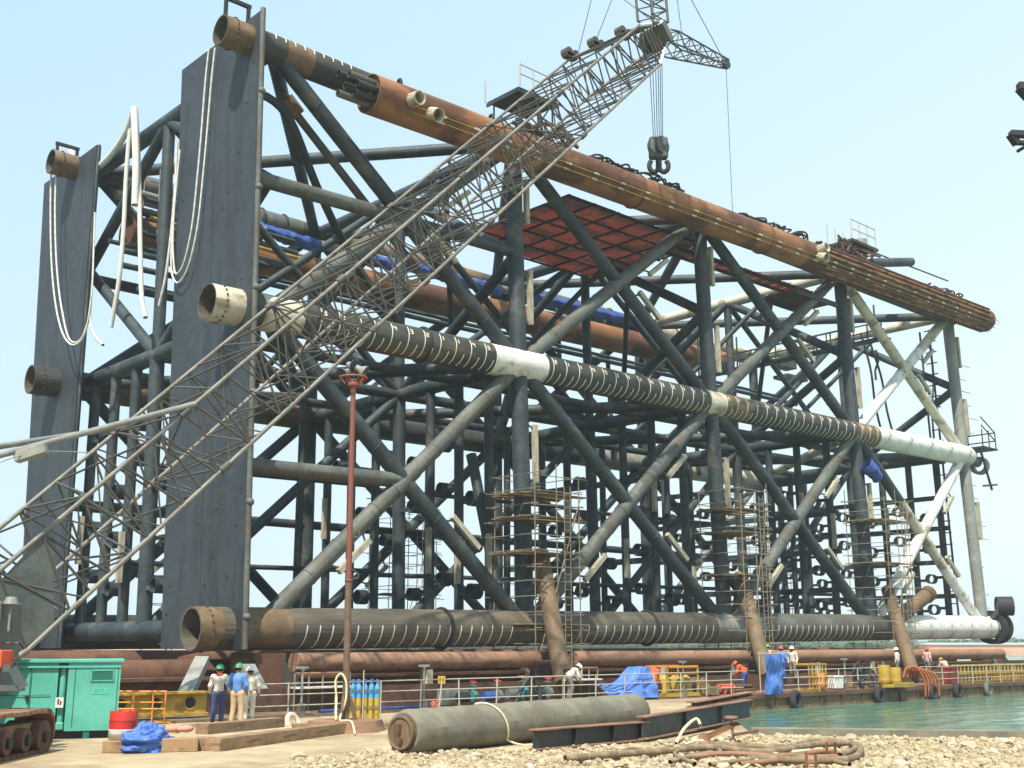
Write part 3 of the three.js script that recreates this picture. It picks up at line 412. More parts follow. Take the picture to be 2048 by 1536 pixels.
// top platform of the leftmost near column, with railings, and the small one further right
{ const b = atZ(1045, 208, -42.4); const t = thing('work_platform', 'small dark work platform with pale railings above the pile, behind the crane boom', 'platform', b);
  for (let k = 0; k < 6; k++) part('plank', box(b.x, b.y, b.z - 1 + k * 0.42, 3.0, 0.09, 0.38), M.steelDark, t); for (const [dx, dz] of [[-1.2, 1], [0.2, 1], [1.3, 1], [-1.2, -1], [1.3, -1]]) part('leg', tube(b.clone().add(V(dx, -1.9, dz)), b.clone().add(V(dx, 0, dz)), 0.05, 6), M.steelDark, t); part('edge_beam', box(b.x, b.y - 0.14, b.z + 1.25, 3.1, 0.2, 0.1), M.steelDark, t); part('edge_beam', box(b.x - 1.5, b.y - 0.14, b.z, 0.1, 0.2, 2.5), M.steelDark, t);
  for (const [dx, dz] of [[-1.5, 1.4], [-0.5, 1.4], [0.5, 1.4], [-1.5, -1.4], [0.2, -1.4]]) part('rail_post', tube(b.clone().add(V(dx, 0.1, dz)), b.clone().add(V(dx, 1.35, dz)), 0.045, 6), M.rail, t);
  for (const y of [0.75, 1.3]) part('rail_bar', tube(b.clone().add(V(-1.5, y, 1.4)), b.clone().add(V(0.5, y, 1.4)), 0.035, 6), M.rail, t);
  const gs = []; for (let k = 0; k < 26; k++) gs.push(bar(b.clone().add(V(rr(-0.6, 4.2), rr(-2.3, -0.8), rr(-0.6, 1.4))), b.clone().add(V(rr(-0.6, 4.2), rr(-2.3, -0.8), rr(-0.6, 1.4))), 0.16, 0.16)); single('timber_heap', gs, M.rustDark, 'dark heap of timbers and beams under the small railed platform', 'timbers', null, 'stuff'); }
{ const b = atZ(1705, 497, -42.6); const t = thing('work_platform', 'small railed platform on top of the pile near its middle nozzles, farther right', 'platform', b);
  part('floor_grating', box(b.x, b.y, b.z, 3.6, 0.2, 2.2), M.steelDark, t); for (const dx of [-1.7, -0.6, 0.5, 1.6]) for (const dz of [-1, 1]) part('rail_post', tube(b.clone().add(V(dx, 0, dz)), b.clone().add(V(dx, 1.7, dz)), 0.045, 6), M.rail, t); for (const y of [0.9, 1.6]) part('rail_bar', tube(b.clone().add(V(-1.7, y, 1)), b.clone().add(V(1.6, y, 1)), 0.035, 6), M.rail, t);
  const gs = []; for (let k = 0; k < 22; k++) gs.push(bar(b.clone().add(V(rr(-3, 1.6), rr(-1.2, 0.2), rr(0, 1.4))), b.clone().add(V(rr(-3, 1.6), rr(-1.2, 0.2), rr(0, 1.4))), 0.12, 0.12)); single('timber_heap', gs, M.rustDark, 'dark heap of beams beside the farther small railed platform', 'timbers', null, 'stuff');
  const q = atZ(1740, 526, -43.5), r = atZ(1822, 524, -43.5), s = atZ(1896, 562, -43.5); J('boom_stub', [tube(q, r, 0.36, 14), tube(atZ(1735, 500, -43.5), s, 0.06, 6)], M.steel); J('boom_stub', tube(atZ(1722, 480, -42.8), atZ(1725, 560, -42.8), 0.42, 14), M.galv); }

// ------------------------------------------------------------------ red deck under the top bracing, made of plates on a grid of dark beams
{ const y = 26.7; const A = atY(1145, 392, y), B = atY(940, 482, y), C = atY(1160, 556, y); const x0 = 42.8, x1 = 54.8, z0 = -41.9, z1 = -51.2;
  const t = thing('red_platform', 'red plated platform with dark beams hung high inside the framework', 'platform', V(48.5, y, -46.5));
  const nx = 6, nz = 5; for (let i = 0; i < nx; i++) for (let k = 0; k < nz; k++) part('deck_plate', box(x0 + (x1 - x0) * (i + 0.5) / nx, y + rr(-0.02, 0.02), z0 + (z1 - z0) * (k + 0.5) / nz, (x1 - x0) / nx - 0.06, 0.08, (z0 - z1) / nz - 0.06), M.redDeck, t);
  for (let i = 0; i <= nx; i++) part('deck_beam', box(x0 + (x1 - x0) * i / nx, y - 0.09, (z0 + z1) / 2, 0.09, 0.1, z0 - z1 + 0.3), M.steelDark, t);
  for (let k = 0; k <= nz; k++) part('deck_beam', box((x0 + x1) / 2, y - 0.13, z0 + (z1 - z0) * k / nz, x1 - x0 + 0.3, 0.12, 0.09), M.steelDark, t);
  const p = atY(1345, 497, 26.4), q = atY(1625, 592, 26.4); const w = thing('red_walkway', 'narrow red walkway running right from the red platform', 'walkway', p); const dd = q.clone().sub(p); for (let k = 0; k < 14; k++) part('deck_plate', bar(p.clone().addScaledVector(dd, k / 14 + 0.004), p.clone().addScaledVector(dd, (k + 0.9) / 14), 1.1, 0.12), M.redDeck, w);
  for (const s of [-0.5, 0.5]) part('edge_beam', bar(p.clone().add(V(0, -0.15, s)), q.clone().add(V(0, -0.15, s)), 0.12, 0.2), M.steelDark, w);
  const r = atY(1600, 600, 25.5); const u = thing('red_platform', 'small dark red platform near the right end under the walkway', 'platform', r); for (let k = 0; k < 4; k++) part('deck_plate', box(r.x - 1.8 + k * 1.2, 25.5, r.z, 1.16, 0.1, 2.6), M.rustDark, u); part('edge_beam', box(r.x, 25.3, r.z + 1.3, 5, 0.25, 0.15), M.steelDark, u); part('edge_beam', box(r.x, 25.3, r.z - 1.3, 5, 0.25, 0.15), M.steelDark, u);
}
// blue sheets wrapped round the long grey riser
function crumple(a, b, r, n = 40, seg = 14) { const g = new THREE.CylinderGeometry(r, r, 1, seg, n, true); const p = g.attributes.position, d = b.clone().sub(a), L = d.length(); for (let i = 0; i < p.count; i++) { const t = p.getY(i) + 0.5, an = Math.atan2(p.getZ(i), p.getX(i)); const k = 0.85 + 0.5 * fbm(t, (an / Math.PI / 2 + 1) % 1, Math.round(L * 2), 5, 91, 3) - 0.25 * Math.abs(Math.sin(t * L * 1.7 + an)); p.setXYZ(i, p.getX(i) * k, (t - 0.5) * L, p.getZ(i) * k - (Math.sin(an) > 0.3 ? 0.18 * fbm(t, 0.3, 12, 3, 95, 3) : 0)); } g.computeVertexNormals(); return orient(g, a, b); }
[[515, 456, 640, 494, 'leftmost, right of the near steel plate'], [296, 432, 362, 452, 'seen between the two steel plates'], [690, 506, 786, 530, 'second from left, behind the crane boom'], [800, 528, 872, 546, 'small, behind the crane boom'], [880, 548, 1000, 584, 'left of the first near column'], [1060, 592, 1288, 648, 'longest, right of the first near column'], [1288, 648, 1300, 685, 'short, at the riser bend']].forEach(([x0, y0, x1, y1, w]) => single('blue_sheet', crumple(atZ(x0, y0, -58.75), atZ(x1, y1, -58.75), 0.42), M.blueDark, `blue plastic sheet wrapped round the grey riser, ${w}`, 'tarp', 'blue wraps on the riser'));
{ const a = atZ(1742, 935, -40.4), b = atZ(1750, 955, -40.2); single('blue_sheet', crumple(a.clone().add(V(-0.5, 0.2, 0)), b.clone().add(V(0.5, 0, 0)), 0.5, 14), M.blueDark, 'small blue sheet tied on the falling brace near the right end', 'tarp'); }
// white slings looped over the mudmat end
const slingAt = (pts, x) => pts.map(p => atX(p[0], p[1], x));
single('white_sling', [wire(slingAt([[430, 96], [424, 150], [408, 330], [392, 470], [372, 545], [355, 566], [344, 548], [343, 500], [352, 380], [360, 300]], 22.3), 0.045, 8, 90), wire(slingAt([[418, 96], [412, 150], [397, 330], [381, 470], [364, 535], [352, 548], [346, 500], [350, 380]], 22.3), 0.045, 8, 90)], M.sling, 'white sling loop hanging from the near top leg stub across the near plate', 'sling', null, null);
single('white_sling', [wire(slingAt([[103, 320], [101, 420], [104, 540], [115, 630], [130, 676], [148, 690], [168, 672], [182, 600], [188, 480], [190, 425]], 21.6), 0.05, 8, 90), wire(slingAt([[113, 320], [110, 420], [114, 540], [124, 620], [140, 680], [160, 680], [178, 640]], 21.6), 0.05, 8, 90)], M.sling, 'white sling loop hanging from the far top leg stub down the far plate', 'sling');
single('white_sling', [wire(slingAt([[142, 302], [148, 322], [165, 340], [190, 338], [222, 310], [250, 268], [264, 228]], 22.8), 0.17, 8, 60), wire(slingAt([[264, 226], [258, 280], [252, 360], [247, 460], [238, 560], [222, 655]], 22.9), 0.12, 8, 60), wire(slingAt([[268, 216], [270, 260], [272, 330], [270, 410]], 22.6), 0.19, 8, 40), wire(slingAt([[272, 222], [276, 300], [279, 400], [281, 520], [284, 600], [291, 635]], 22.8), 0.12, 8, 60)], M.sling, 'thick white slings draped from the far stub over the middle of the top chord', 'sling');
single('white_sling', [wire(slingAt([[188, 430], [184, 560], [180, 640], [190, 672], [206, 690]], 22.9), 0.08, 8, 50), wire(slingAt([[354, 285], [350, 380], [342, 470], [330, 560], [318, 612]], 23.0), 0.07, 8, 50)], M.sling, 'two white sling tails hanging beside the plates, left and right', 'sling');

{ const b = atX(235, 430, 27), t = thing('pipe_rack', 'cluttered rack of pipes and planks high between the two steel plates', 'pipe rack', V(27, 25, -57));
  for (const [y, z, r, m] of [[26.6, -57.6, 0.2, M.galv], [26.1, -57.0, 0.14, M.steel], [25.7, -57.9, 0.24, M.steelDark], [25.2, -57.2, 0.12, M.yellow], [24.7, -57.8, 0.3, M.steelTan], [24.2, -57.1, 0.16, M.steelDark]]) part('rack_pipe', tube(V(25 + rr(0, 0.8), y, z), V(33 + rr(0, 3), y - 0.15, z), r, 12), m, t);
  for (let k = 0; k < 7; k++) part('plank', box(29 + rr(-1.5, 1.5), 25.45 + 0.02 * k, -56.2 - k * 0.25, rr(3, 6), 0.06, 0.23), M.plank, t);
  for (const x of [25.6, 28.4, 31.5]) for (const z of [-56, -58]) part('rack_post', tube(V(x, 23.4, z), V(x + rr(-0.1, 0.1), 27.6, z), 0.04, 6), M.railTan, t);
  for (const y of [23.8, 25.3, 26.8]) for (const z of [-56, -58]) part('rack_ledger', tube(V(25, y, z), V(32.2, y, z), 0.035, 6), M.railTan, t);
  for (let k = 0; k < 8; k++) { const x = 34 + k * 5.2; part('pole_end', tube(V(x, 28.2, -60.2), V(x + rr(-0.3, 0.3), 29.6 + rr(0, 0.8), -60.2), 0.03, 5), M.railTan, t); } }
{ const q = atZ(1420, 688, -59), r = atZ(1555, 722, -59); J('riser', tube(q, r, 0.32, 14), M.cream); const c = atZ(1572, 722, -58.8); J('riser_clamp', box(c.x, c.y, c.z, 1.6, 1.5, 1.2), M.steel); J('riser_clamp', box(c.x + 0.6, c.y - 1.6, c.z, 3.2, 0.3, 1.6), M.steel); }
[[1722, 668, 1765, 872, 'leftmost'], [1742, 690, 1790, 880, 'second from left'], [1752, 700, 1752, 760, 'short middle one'], [1860, 690, 1868, 880, 'rightmost']].forEach(([x0, y0, x1, y1, w]) => { const a = atZ(x0, y0, -46), c = atZ(x1, y1, -46); single('hanging_hose', wire([a, lerp(a, c, 0.35).add(V(0.15, 0, 0.1)), lerp(a, c, 0.7).add(V(-0.1, 0, 0)), c], 0.09, 8, 30), M.steel, `dark hose hanging in the rightmost bay, ${w}`, 'hose', 'hoses hanging at the right end'); });

// ------------------------------------------------------------------ crane: lattice boom across the picture, jib, mast, hook
const crane = thing('crawler_crane', 'big lattice boom crawler crane, its boom rising across the whole picture', 'crane', V(8, 0, -27.5));
{
  const K = (n, g, m) => part(n, g, m, crane);
  const A2 = V(10.01, 3.7, -30.95), B2 = V(37.2, 30.47, -31.7), TIP = atZ(1312, 47, -33.3);
  const ax = B2.clone().sub(A2).normalize(), hs = V(ax.z, 0, -ax.x).normalize(); // hs: level, away from the camera
  if (hs.z > 0) hs.negate();
  const nn = V(0, 0, 0).crossVectors(ax, hs).normalize(); if (nn.y < 0) nn.negate();
  const w = 4.4, h = 2.06, L = A2.distanceTo(B2);
  // chord k at distance s: 0 = C2 (near top), 1 = C1 (far top), 2 = C4 (near bottom), 3 = C3 (far bottom)
  const cp = (k, s) => A2.clone().addScaledVector(ax, s).addScaledVector(hs, (k & 1) * w).addScaledVector(nn, -(k >> 1) * h);
  for (let k = 0; k < 4; k++) { const n = 5; for (let i = 0; i < n; i++) K('boom_chord', tube(cp(k, L * i / n), cp(k, L * (i + 1) / n), 0.066, 10), M.boom); }
  const face = (a, b, n, r, m, name) => { for (let i = 0; i < n; i++) { const s0 = L * i / n, s1 = L * (i + 1) / n, p = i % 2 ? [a, b] : [b, a]; K(name, tube(cp(p[0], s0), cp(p[1], s1), r, 6), m); if (i % 3 === 0) K('boom_post', tube(cp(a, s0), cp(b, s0), r, 6), m); } };
  face(0, 2, 52, 0.038, M.boomDark, 'boom_lacing'); face(1, 3, 52, 0.038, M.boomDark, 'boom_lacing'); face(0, 1, 30, 0.036, M.boomDark, 'boom_lacing'); face(2, 3, 30, 0.036, M.boomDark, 'boom_lacing');
  for (let i = 0; i < 26; i++) for (const [a, b, ph] of [[0, 2, 0.35], [1, 3, 0.6], [2, 3, 0.4]]) { const s0 = L * Math.min(1, (i + ph) / 26), s1 = L * Math.min(1, (i + ph + 1) / 26), p = i % 2 ? [b, a] : [a, b]; K('boom_diagonal', tube(cp(p[0], s0), cp(p[1], s1), 0.028, 5), M.boomDark); }
  for (let i = 1; i < 5; i++) { const s = L * i / 5; K('boom_section_joint', [tube(cp(0, s), cp(3, s), 0.035, 6), tube(cp(1, s), cp(2, s), 0.035, 6)], M.boomDark); for (let k = 0; k < 4; k++) K('chord_pin', tube(cp(k, s - 0.18), cp(k, s + 0.18), 0.12, 10), M.boomDark); }
  // head section tapering to the tip
  const tp = (k, t) => cp(k, L).lerp(TIP.clone().addScaledVector(hs, 0.5 + (k & 1) * 0.8 - 0.5).addScaledVector(nn, -(k >> 1) * 1.1), t);
  for (let k = 0; k < 4; k++) K('boom_chord', tube(cp(k, L), tp(k, 1), 0.09, 10), k === 0 || k === 2 ? M.white : M.boom);
  for (let i = 0; i < 9; i++) { for (const [a, b] of [[0, 2], [1, 3], [0, 1], [2, 3]]) K('boom_lacing', tube(tp(i % 2 ? a : b, i / 9), tp(i % 2 ? b : a, (i + 1) / 9), 0.04, 6), M.boomDark); }
  const hb = TIP.clone().addScaledVector(hs, 0.4).addScaledVector(nn, -0.6).addScaledVector(ax, -0.4);
  K('head_plate', [bar(tp(0, 0.68), tp(0, 1.0), 0.12, 0.4, hs), bar(lerp(tp(0, 0.75), tp(2, 0.75), 0.5), lerp(tp(0, 1.02), tp(2, 1.02), 0.5), 0.9, 0.9, nn)], M.boomDark);
  for (let i = 0; i < 4; i++) K('sheave', tube(hb.clone().addScaledVector(hs, -0.4 + 0.24 * i), hb.clone().addScaledVector(hs, -0.32 + 0.24 * i), 0.55, 22), M.boomDark);
  K('head_panel', bar(TIP.clone().addScaledVector(nn, -0.1), TIP.clone().addScaledVector(nn, -0.8).addScaledVector(ax, 0.2), 0.5, 0.7, ax), M.white);
  for (const t of [-0.05, 0.35, 0.72]) { const p = tp(1, Math.max(0, t)); K('boom_sheave_box', [rbox(p.x, p.y + 0.15, p.z, 0.8, 0.3, 0.4, 0.06), tube(p.clone().add(V(-0.2, 0.25, 0.2)), p.clone().add(V(-0.2, 0.25, -0.2)), 0.26, 14), tube(p.clone().add(V(0.25, 0.3, 0.2)), p.clone().add(V(0.25, 0.3, -0.2)), 0.2, 14)], M.boomDark); }
  // foot section: plated taper at the lower left
  const f0 = cp(0, 0), f2 = cp(2, 0); const pl = (a, b, c, d) => { const g = new THREE.BufferGeometry(); const o = hs.clone().multiplyScalar(0.06); const v = [a, b, c, d].flatMap(q => [q, q.clone().add(o)]); const P = []; const qd = (i, j, k, l) => { for (const t of [i, j, k, i, k, l]) P.push(v[t].x, v[t].y, v[t].z); }; qd(0, 2, 4, 6); qd(7, 5, 3, 1); qd(0, 1, 3, 2); qd(2, 3, 5, 4); qd(4, 5, 7, 6); qd(6, 7, 1, 0); g.setAttribute('position', new THREE.Float32BufferAttribute(P, 3)); const U = []; for (let i = 0; i < P.length / 3; i++) U.push(P[i * 3], P[i * 3 + 1]); g.setAttribute('uv', new THREE.Float32BufferAttribute(U, 2)); g.computeVertexNormals(); return g; };
  const foot = cp(0, -4.4).addScaledVector(nn, -1.0); const back = (s, q) => q.clone().addScaledVector(ax, s);
  for (const off of [0, w]) { const o = hs.clone().multiplyScalar(off); K('foot_plate', pl(back(2.6, f0).add(o), back(0.9, f2).add(o), back(-1.6, f2).addScaledVector(nn, 0.3).add(o), back(-1.8, f0).addScaledVector(nn, -0.5).add(o)), M.crane); K('foot_plate', pl(back(-1.8, f0).addScaledVector(nn, -0.5).add(o), back(-1.6, f2).addScaledVector(nn, 0.3).add(o), foot.clone().add(V(0.3, -0.3, 0)).add(o), foot.clone().add(V(-0.1, 0.4, 0)).add(o)), M.crane); }
  for (let k = 0; k < 4; k++) K('boom_chord', tube(cp(k, 0), foot.clone().addScaledVector(hs, (k & 1) * w).addScaledVector(nn, (k >> 1) ? -0.3 : 0.4), 0.085, 10), M.boom);
  // backstay pipes from the machine to the boom
  for (const [x0, y0, x1, y1, k] of [[-60, 902, 246, 798, 1], [-60, 926, 392, 772, 0]]) { let q = cp(k, 0), best = 9e9; for (let s = 0; s < 16; s += 0.1) { const c = cp(k, s), v = c.clone().sub(V(0, EYE, 0)), fx = 1024 + FPX * v.dot(vR) / v.dot(vF); if (Math.abs(fx - x1) < best) { best = Math.abs(fx - x1); q = c; } } const p = atD(x0, y0, 29); K('backstop_pipe', tube(p, q, 0.085, 12), M.galv); }
  { const p = atD(62, 906, 30), q = atD(-60, 948, 29), r = atD(186, 905, 31); K('load_indicator', rbox(p.x, p.y, p.z, 0.82, 0.28, 0.3, 0.03).translate(-p.x, -p.y, -p.z).applyMatrix4(new THREE.Matrix4().makeRotationZ(0.32)).applyMatrix4(new THREE.Matrix4().makeRotationY(-0.74)).translate(p.x, p.y, p.z), M.galv); K('stay_wire', wire([q, p, r], 0.015, 5, 10), M.galv); }
  // mast going up from the boom head and jib to the right
  const mb = atD(1306, 44, 60), mt = atD(1286, -190, 62); const mv = (k, t) => lerp(mb, mt, t).add(V((k & 1 ? 0.62 : -0.62), 0, (k >> 1) ? -0.5 : 0.5));
  for (let k = 0; k < 4; k++) K('mast_chord', tube(mv(k, 0), mv(k, 1), 0.07, 8), M.boomDark); for (let i = 0; i < 10; i++) for (const [a, b] of [[0, 1], [2, 3], [1, 3]]) { K('mast_lacing', tube(mv(a, i / 10), mv(b, i / 10), 0.04, 6), M.boomDark); K('mast_lacing', tube(mv(a, i / 10), mv(b, (i + 1) / 10), 0.035, 6), M.boomDark); }
  const jb = TIP.clone().addScaledVector(hs, 0.4).add(V(0.2, -0.5, 0)), jt = atD(1452, 128, 64), ja = jt.clone().sub(jb).normalize(), jn = V(0, 0, 0).crossVectors(hs, ja).normalize();
  const jv = (k, t) => lerp(jb, jt, t).addScaledVector(jn, (k & 1 ? 0.62 : -0.62) * (1 - 0.75 * t) * Math.min(1, 0.4 + t * 4)).addScaledVector(hs, (k >> 1 ? 0.6 : -0.6) * (1 - 0.6 * t));
  for (let k = 0; k < 4; k++) for (let i = 0; i < 4; i++) K('jib_chord', tube(jv(k, i / 4), jv(k, (i + 1) / 4), 0.05, 6), M.boomDark); for (let i = 0; i < 12; i++) for (const [a, b] of [[0, 1], [2, 3], [0, 2], [1, 3]]) K('jib_lacing', tube(jv(i % 2 ? a : b, i / 12), jv(i % 2 ? b : a, (i + 1) / 12), 0.032, 5), M.boomDark);
  K('jib_sheave', tube(jt.clone().addScaledVector(hs, -0.1), jt.clone().addScaledVector(hs, 0.1), 0.3, 16), M.boomDark);
  // stays and whip line
  const st = (a, b) => K('stay_wire', tube(a, b, 0.022, 5), M.steelDark);
  st(lerp(mb, mt, 0.95), jt); st(tp(1, 0.1), atD(1190, -30, 66)); st(tp(1, 0.3), atD(1235, -30, 66)); st(TIP, atD(1222, -20, 66)); st(mv(0, 0.1), atD(1225, -30, 66)); st(lerp(jb, jt, 0.4), atD(1352, -20, 66));
  const we = atD(1466, 414, 70); K('whip_line', tube(jt, V(jt.x, 24, jt.z), 0.016, 5), M.steelDark);
  // hoist ropes down to the block
  const hk = atZ(1316, 278, -33.7), top = hb.clone();
  for (const [dx, tx] of [[-0.34, -0.5], [-0.2, -0.25], [-0.05, 0.0], [0.1, 0.2], [0.25, 0.35], [0.36, 0.5]]) K('hoist_rope', tube(hk.clone().add(V(dx, 0, 0)), V(hk.x + tx, TIP.y - 1.2, hk.z), 0.02, 5), M.steelDark);
  K('hook_block', rbox(hk.x, hk.y - 0.5, hk.z, 0.92, 1.1, 0.5, 0.12, -0.7), M.crane);
  for (const o of [-0.28, 0.28]) K('block_cheek', tube(hk.clone().add(V(0, -0.4, o - 0.04)), hk.clone().add(V(0, -0.4, o + 0.04)), 0.46, 20), M.boomDark);
  const hook = []; hook.push(tube(hk.clone().add(V(0, -1.0, 0)), hk.clone().add(V(0, -1.45, 0)), 0.15, 12));
  for (const s of [-1, 1]) { const c = hk.clone().add(V(0, -1.4, 0)); hook.push(wire([[0, 0.05], [0.06, -0.2], [0.24, -0.34], [0.42, -0.2], [0.46, 0.05], [0.38, 0.24]].map(q => c.clone().addScaledVector(vR, q[0] * s).add(V(0, q[1], 0))), 0.12, 10, 24)); }
  K('hook', hook, M.black);
  // machine body and track at the lower left
  const D0 = (x, y) => atY(x, y, 0);
  const hp = atD(-40, 1290, 27); K('undercarriage', rbox(hp.x - 1.4, 0.62, hp.z - 0.2, 2.4, 1.24, 2.2, 0.08, 0.75), M.hull); K('house', rbox(hp.x - 1.4, 2.3, hp.z - 0.2, 3.6, 2.2, 3, 0.1, 0.75), M.crane);
  { const q = atD(8, 1262, 26.5); K('house_panel', [rbox(q.x, q.y, q.z, 1.0, 1.3, 0.3, 0.06, 0.74)], M.crane); const l = atD(22, 1208, 26.2); K('floodlight', [tube(l, l.clone().add(V(0, 0.16, 0)), 0.17, 14, { r2: 0.11 }), tube(l, l.clone().add(V(0, -0.6, 0)), 0.03, 6)], M.galv);
    for (const [x0, y0, x1, y1] of [[0, 1286, 38, 1286], [36, 1286, 34, 1338], [22, 1215, 22, 1290], [0, 1320, 36, 1318]]) K('hand_rail', tube(atD(x0, y0, 26.2), atD(x1, y1, 26.2), 0.025, 6), M.boomDark);
    const o = atD(-6, 1318, 26); K('orange_box', rbox(o.x, o.y, o.z, 0.55, 0.4, 0.5, 0.04, 0.74), flat(214, 84, 50, 0.6)); const t0 = atD(24, 1336, 25.8), t1 = atD(48, 1376, 25.8), t2 = atD(0, 1376, 25.8); K('step_bracket', [bar(t0, t1, 0.12, 0.2), bar(t1, t2, 0.12, 0.12), bar(t0, atD(-20, 1336, 25.8), 0.12, 0.16)], M.crane); }
  const a = D0(-150, 1560), b = D0(100, 1503); const td = b.clone().sub(a).normalize(), tn = V(td.z, 0, -td.x); if (tn.z > 0) tn.negate();
  // crawler track: belt of pads round a frame with wheels
  const e = b.clone(), s0 = b.clone().addScaledVector(td, -7); const TH = 0.92, wd = 0.9;
  K('track_frame', bar(s0.clone().add(V(0, 0.5, 0)).addScaledVector(tn, 0.45), e.clone().add(V(0, 0.5, 0)).addScaledVector(tn, 0.45).addScaledVector(td, -0.5), 0.5, 0.36), M.hull);
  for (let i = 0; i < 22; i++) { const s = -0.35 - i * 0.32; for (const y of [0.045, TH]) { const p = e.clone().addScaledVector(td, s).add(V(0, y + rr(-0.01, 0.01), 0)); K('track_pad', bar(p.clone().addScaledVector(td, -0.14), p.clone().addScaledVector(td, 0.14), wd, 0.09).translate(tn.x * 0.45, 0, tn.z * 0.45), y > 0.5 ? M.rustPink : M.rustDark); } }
  for (let i = 0; i < 7; i++) { const t = -Math.PI / 2 + Math.PI * (i + 0.5) / 7, p = e.clone().addScaledVector(td, -0.3 + 0.45 * Math.cos(t)).add(V(0, TH / 2 + 0.02 + 0.44 * Math.sin(t), 0)).addScaledVector(tn, 0.45); K('track_pad', bar(p.clone().addScaledVector(tn, -wd / 2), p.clone().addScaledVector(tn, wd / 2), 0.2, 0.09, td.clone().multiplyScalar(Math.cos(t)).add(V(0, Math.sin(t), 0))), i % 2 ? M.orange === 0 ? M.rust : M.rust : M.rustDark); }
  for (let i = 0; i < 6; i++) { const p = e.clone().addScaledVector(td, -0.45 - i * 0.95).add(V(0, 0.36, 0)); K('track_roller', tube(p.clone().addScaledVector(tn, -0.02), p.clone().addScaledVector(tn, 0.8), i ? 0.25 : 0.36, 16), M.rustDark); K('track_hub', tube(p.clone().addScaledVector(tn, -0.1), p.clone().addScaledVector(tn, 0.02), 0.12, 12), M.black); }
}
// the two dark steel blocks at the right edge: head and hook block of a second crane
{ const a = atD(2062, 190, 48), b = atD(2044, 278, 48), dr = vR, du = vU; const Q = (o, x, y) => o.clone().addScaledVector(dr, x).addScaledVector(du, y);
  const t = thing('crane_head', 'dark steel pulley block jutting in at the upper right edge', 'pulley block', a); part('block_plate', [bar(Q(a, -0.55, 0.35), Q(a, 1.6, 0.25), 0.35, 0.3), bar(Q(a, -0.5, 0.3), Q(a, 0.3, -0.55), 0.3, 0.3), bar(Q(a, -0.1, 0.1), Q(a, 1.4, -0.2), 0.3, 0.7)], M.black, t); part('sheave', tube(a.clone().addScaledVector(vF, -0.3), a.clone().addScaledVector(vF, -0.2), 0.4, 18), M.steelDark, t); part('arm', bar(Q(a, 0.6, 0), Q(a, 16, -5.5), 0.4, 0.6), M.black, t); part('arm', bar(Q(a, 16, -5.5), Q(a, 30, -5.5).setY(0), 0.9, 0.9), M.black, t);
  const u = thing('crane_head', 'smaller dark steel block with a hooked end at the right edge, below the other', 'pulley block', b); part('block_plate', [bar(Q(b, -0.5, 0.22), Q(b, 1.4, 0.12), 0.35, 0.22), bar(Q(b, -0.5, 0.2), Q(b, -0.2, -0.22), 0.3, 0.24), bar(Q(b, -0.25, -0.15), Q(b, 0.7, -0.2), 0.3, 0.12)], M.black, u); part('hook', wire([Q(b, 0.5, -0.25), Q(b, 0.1, -0.35), Q(b, -0.2, -0.52)], 0.07, 8, 12), M.black, u); part('arm', bar(Q(b, 0.6, 0.05), Q(b, 13.5, -4.2), 0.4, 0.4), M.black, u); }

// ------------------------------------------------------------------ people
function sdfMesh(bones, N, cx, cy, cz, S, k = 0.05) {
  const mc = new MarchingCubes(N, M.black, false, false, 60000); mc.isolation = 0; const n = mc.size, half = n / 2, f = mc.field;
  for (let z = 0; z < n; z++) for (let y = 0; y < n; y++) for (let x = 0; x < n; x++) {
    const px = (x - half) / half * S + cx, py = (y - half) / half * S + cy, pz = (z - half) / half * S + cz; let acc = 0, any = false, dmin = 9;
    for (const b of bones) { const ax = px - b[0], ay = py - b[1], az = pz - b[2], bx = b[4] - b[0], by = b[5] - b[1], bz = b[6] - b[2]; const L = bx * bx + by * by + bz * bz; let t = L ? (ax * bx + ay * by + az * bz) / L : 0; t = t < 0 ? 0 : t > 1 ? 1 : t; const r = b[3] + (b[7] - b[3]) * t; const d = Math.hypot(ax - bx * t, (ay - by * t), (az - bz * t)) - r;
      if (!any) { dmin = d; any = true; } else { const h = Math.max(k - Math.abs(dmin - d), 0) / k; dmin = Math.min(dmin, d) - h * h * k * 0.25; } }
    f[x + y * n + z * n * n] = -dmin; }
  mc.update(); const c = mc.count, P = new Float32Array(mc.positionArray.slice(0, c * 3)), Q = new Float32Array(mc.normalArray.slice(0, c * 3));
  for (let i = 0; i < c; i++) { P[i * 3] = P[i * 3] * S + cx; P[i * 3 + 1] = P[i * 3 + 1] * S + cy; P[i * 3 + 2] = P[i * 3 + 2] * S + cz; }
  const g = new THREE.BufferGeometry(); g.setAttribute('position', new THREE.BufferAttribute(P, 3)); g.setAttribute('normal', new THREE.BufferAttribute(Q, 3)); g.setAttribute('uv', new THREE.BufferAttribute(new Float32Array(c * 2).map((_, i) => P[(i >> 1) * 3 + (i & 1)] * 2), 2)); return g;
}
const SKIN = flat(142, 96, 70, 0.7), HAIR = flat(30, 26, 24, 0.9), BOOT = flat(52, 42, 36, 0.8);
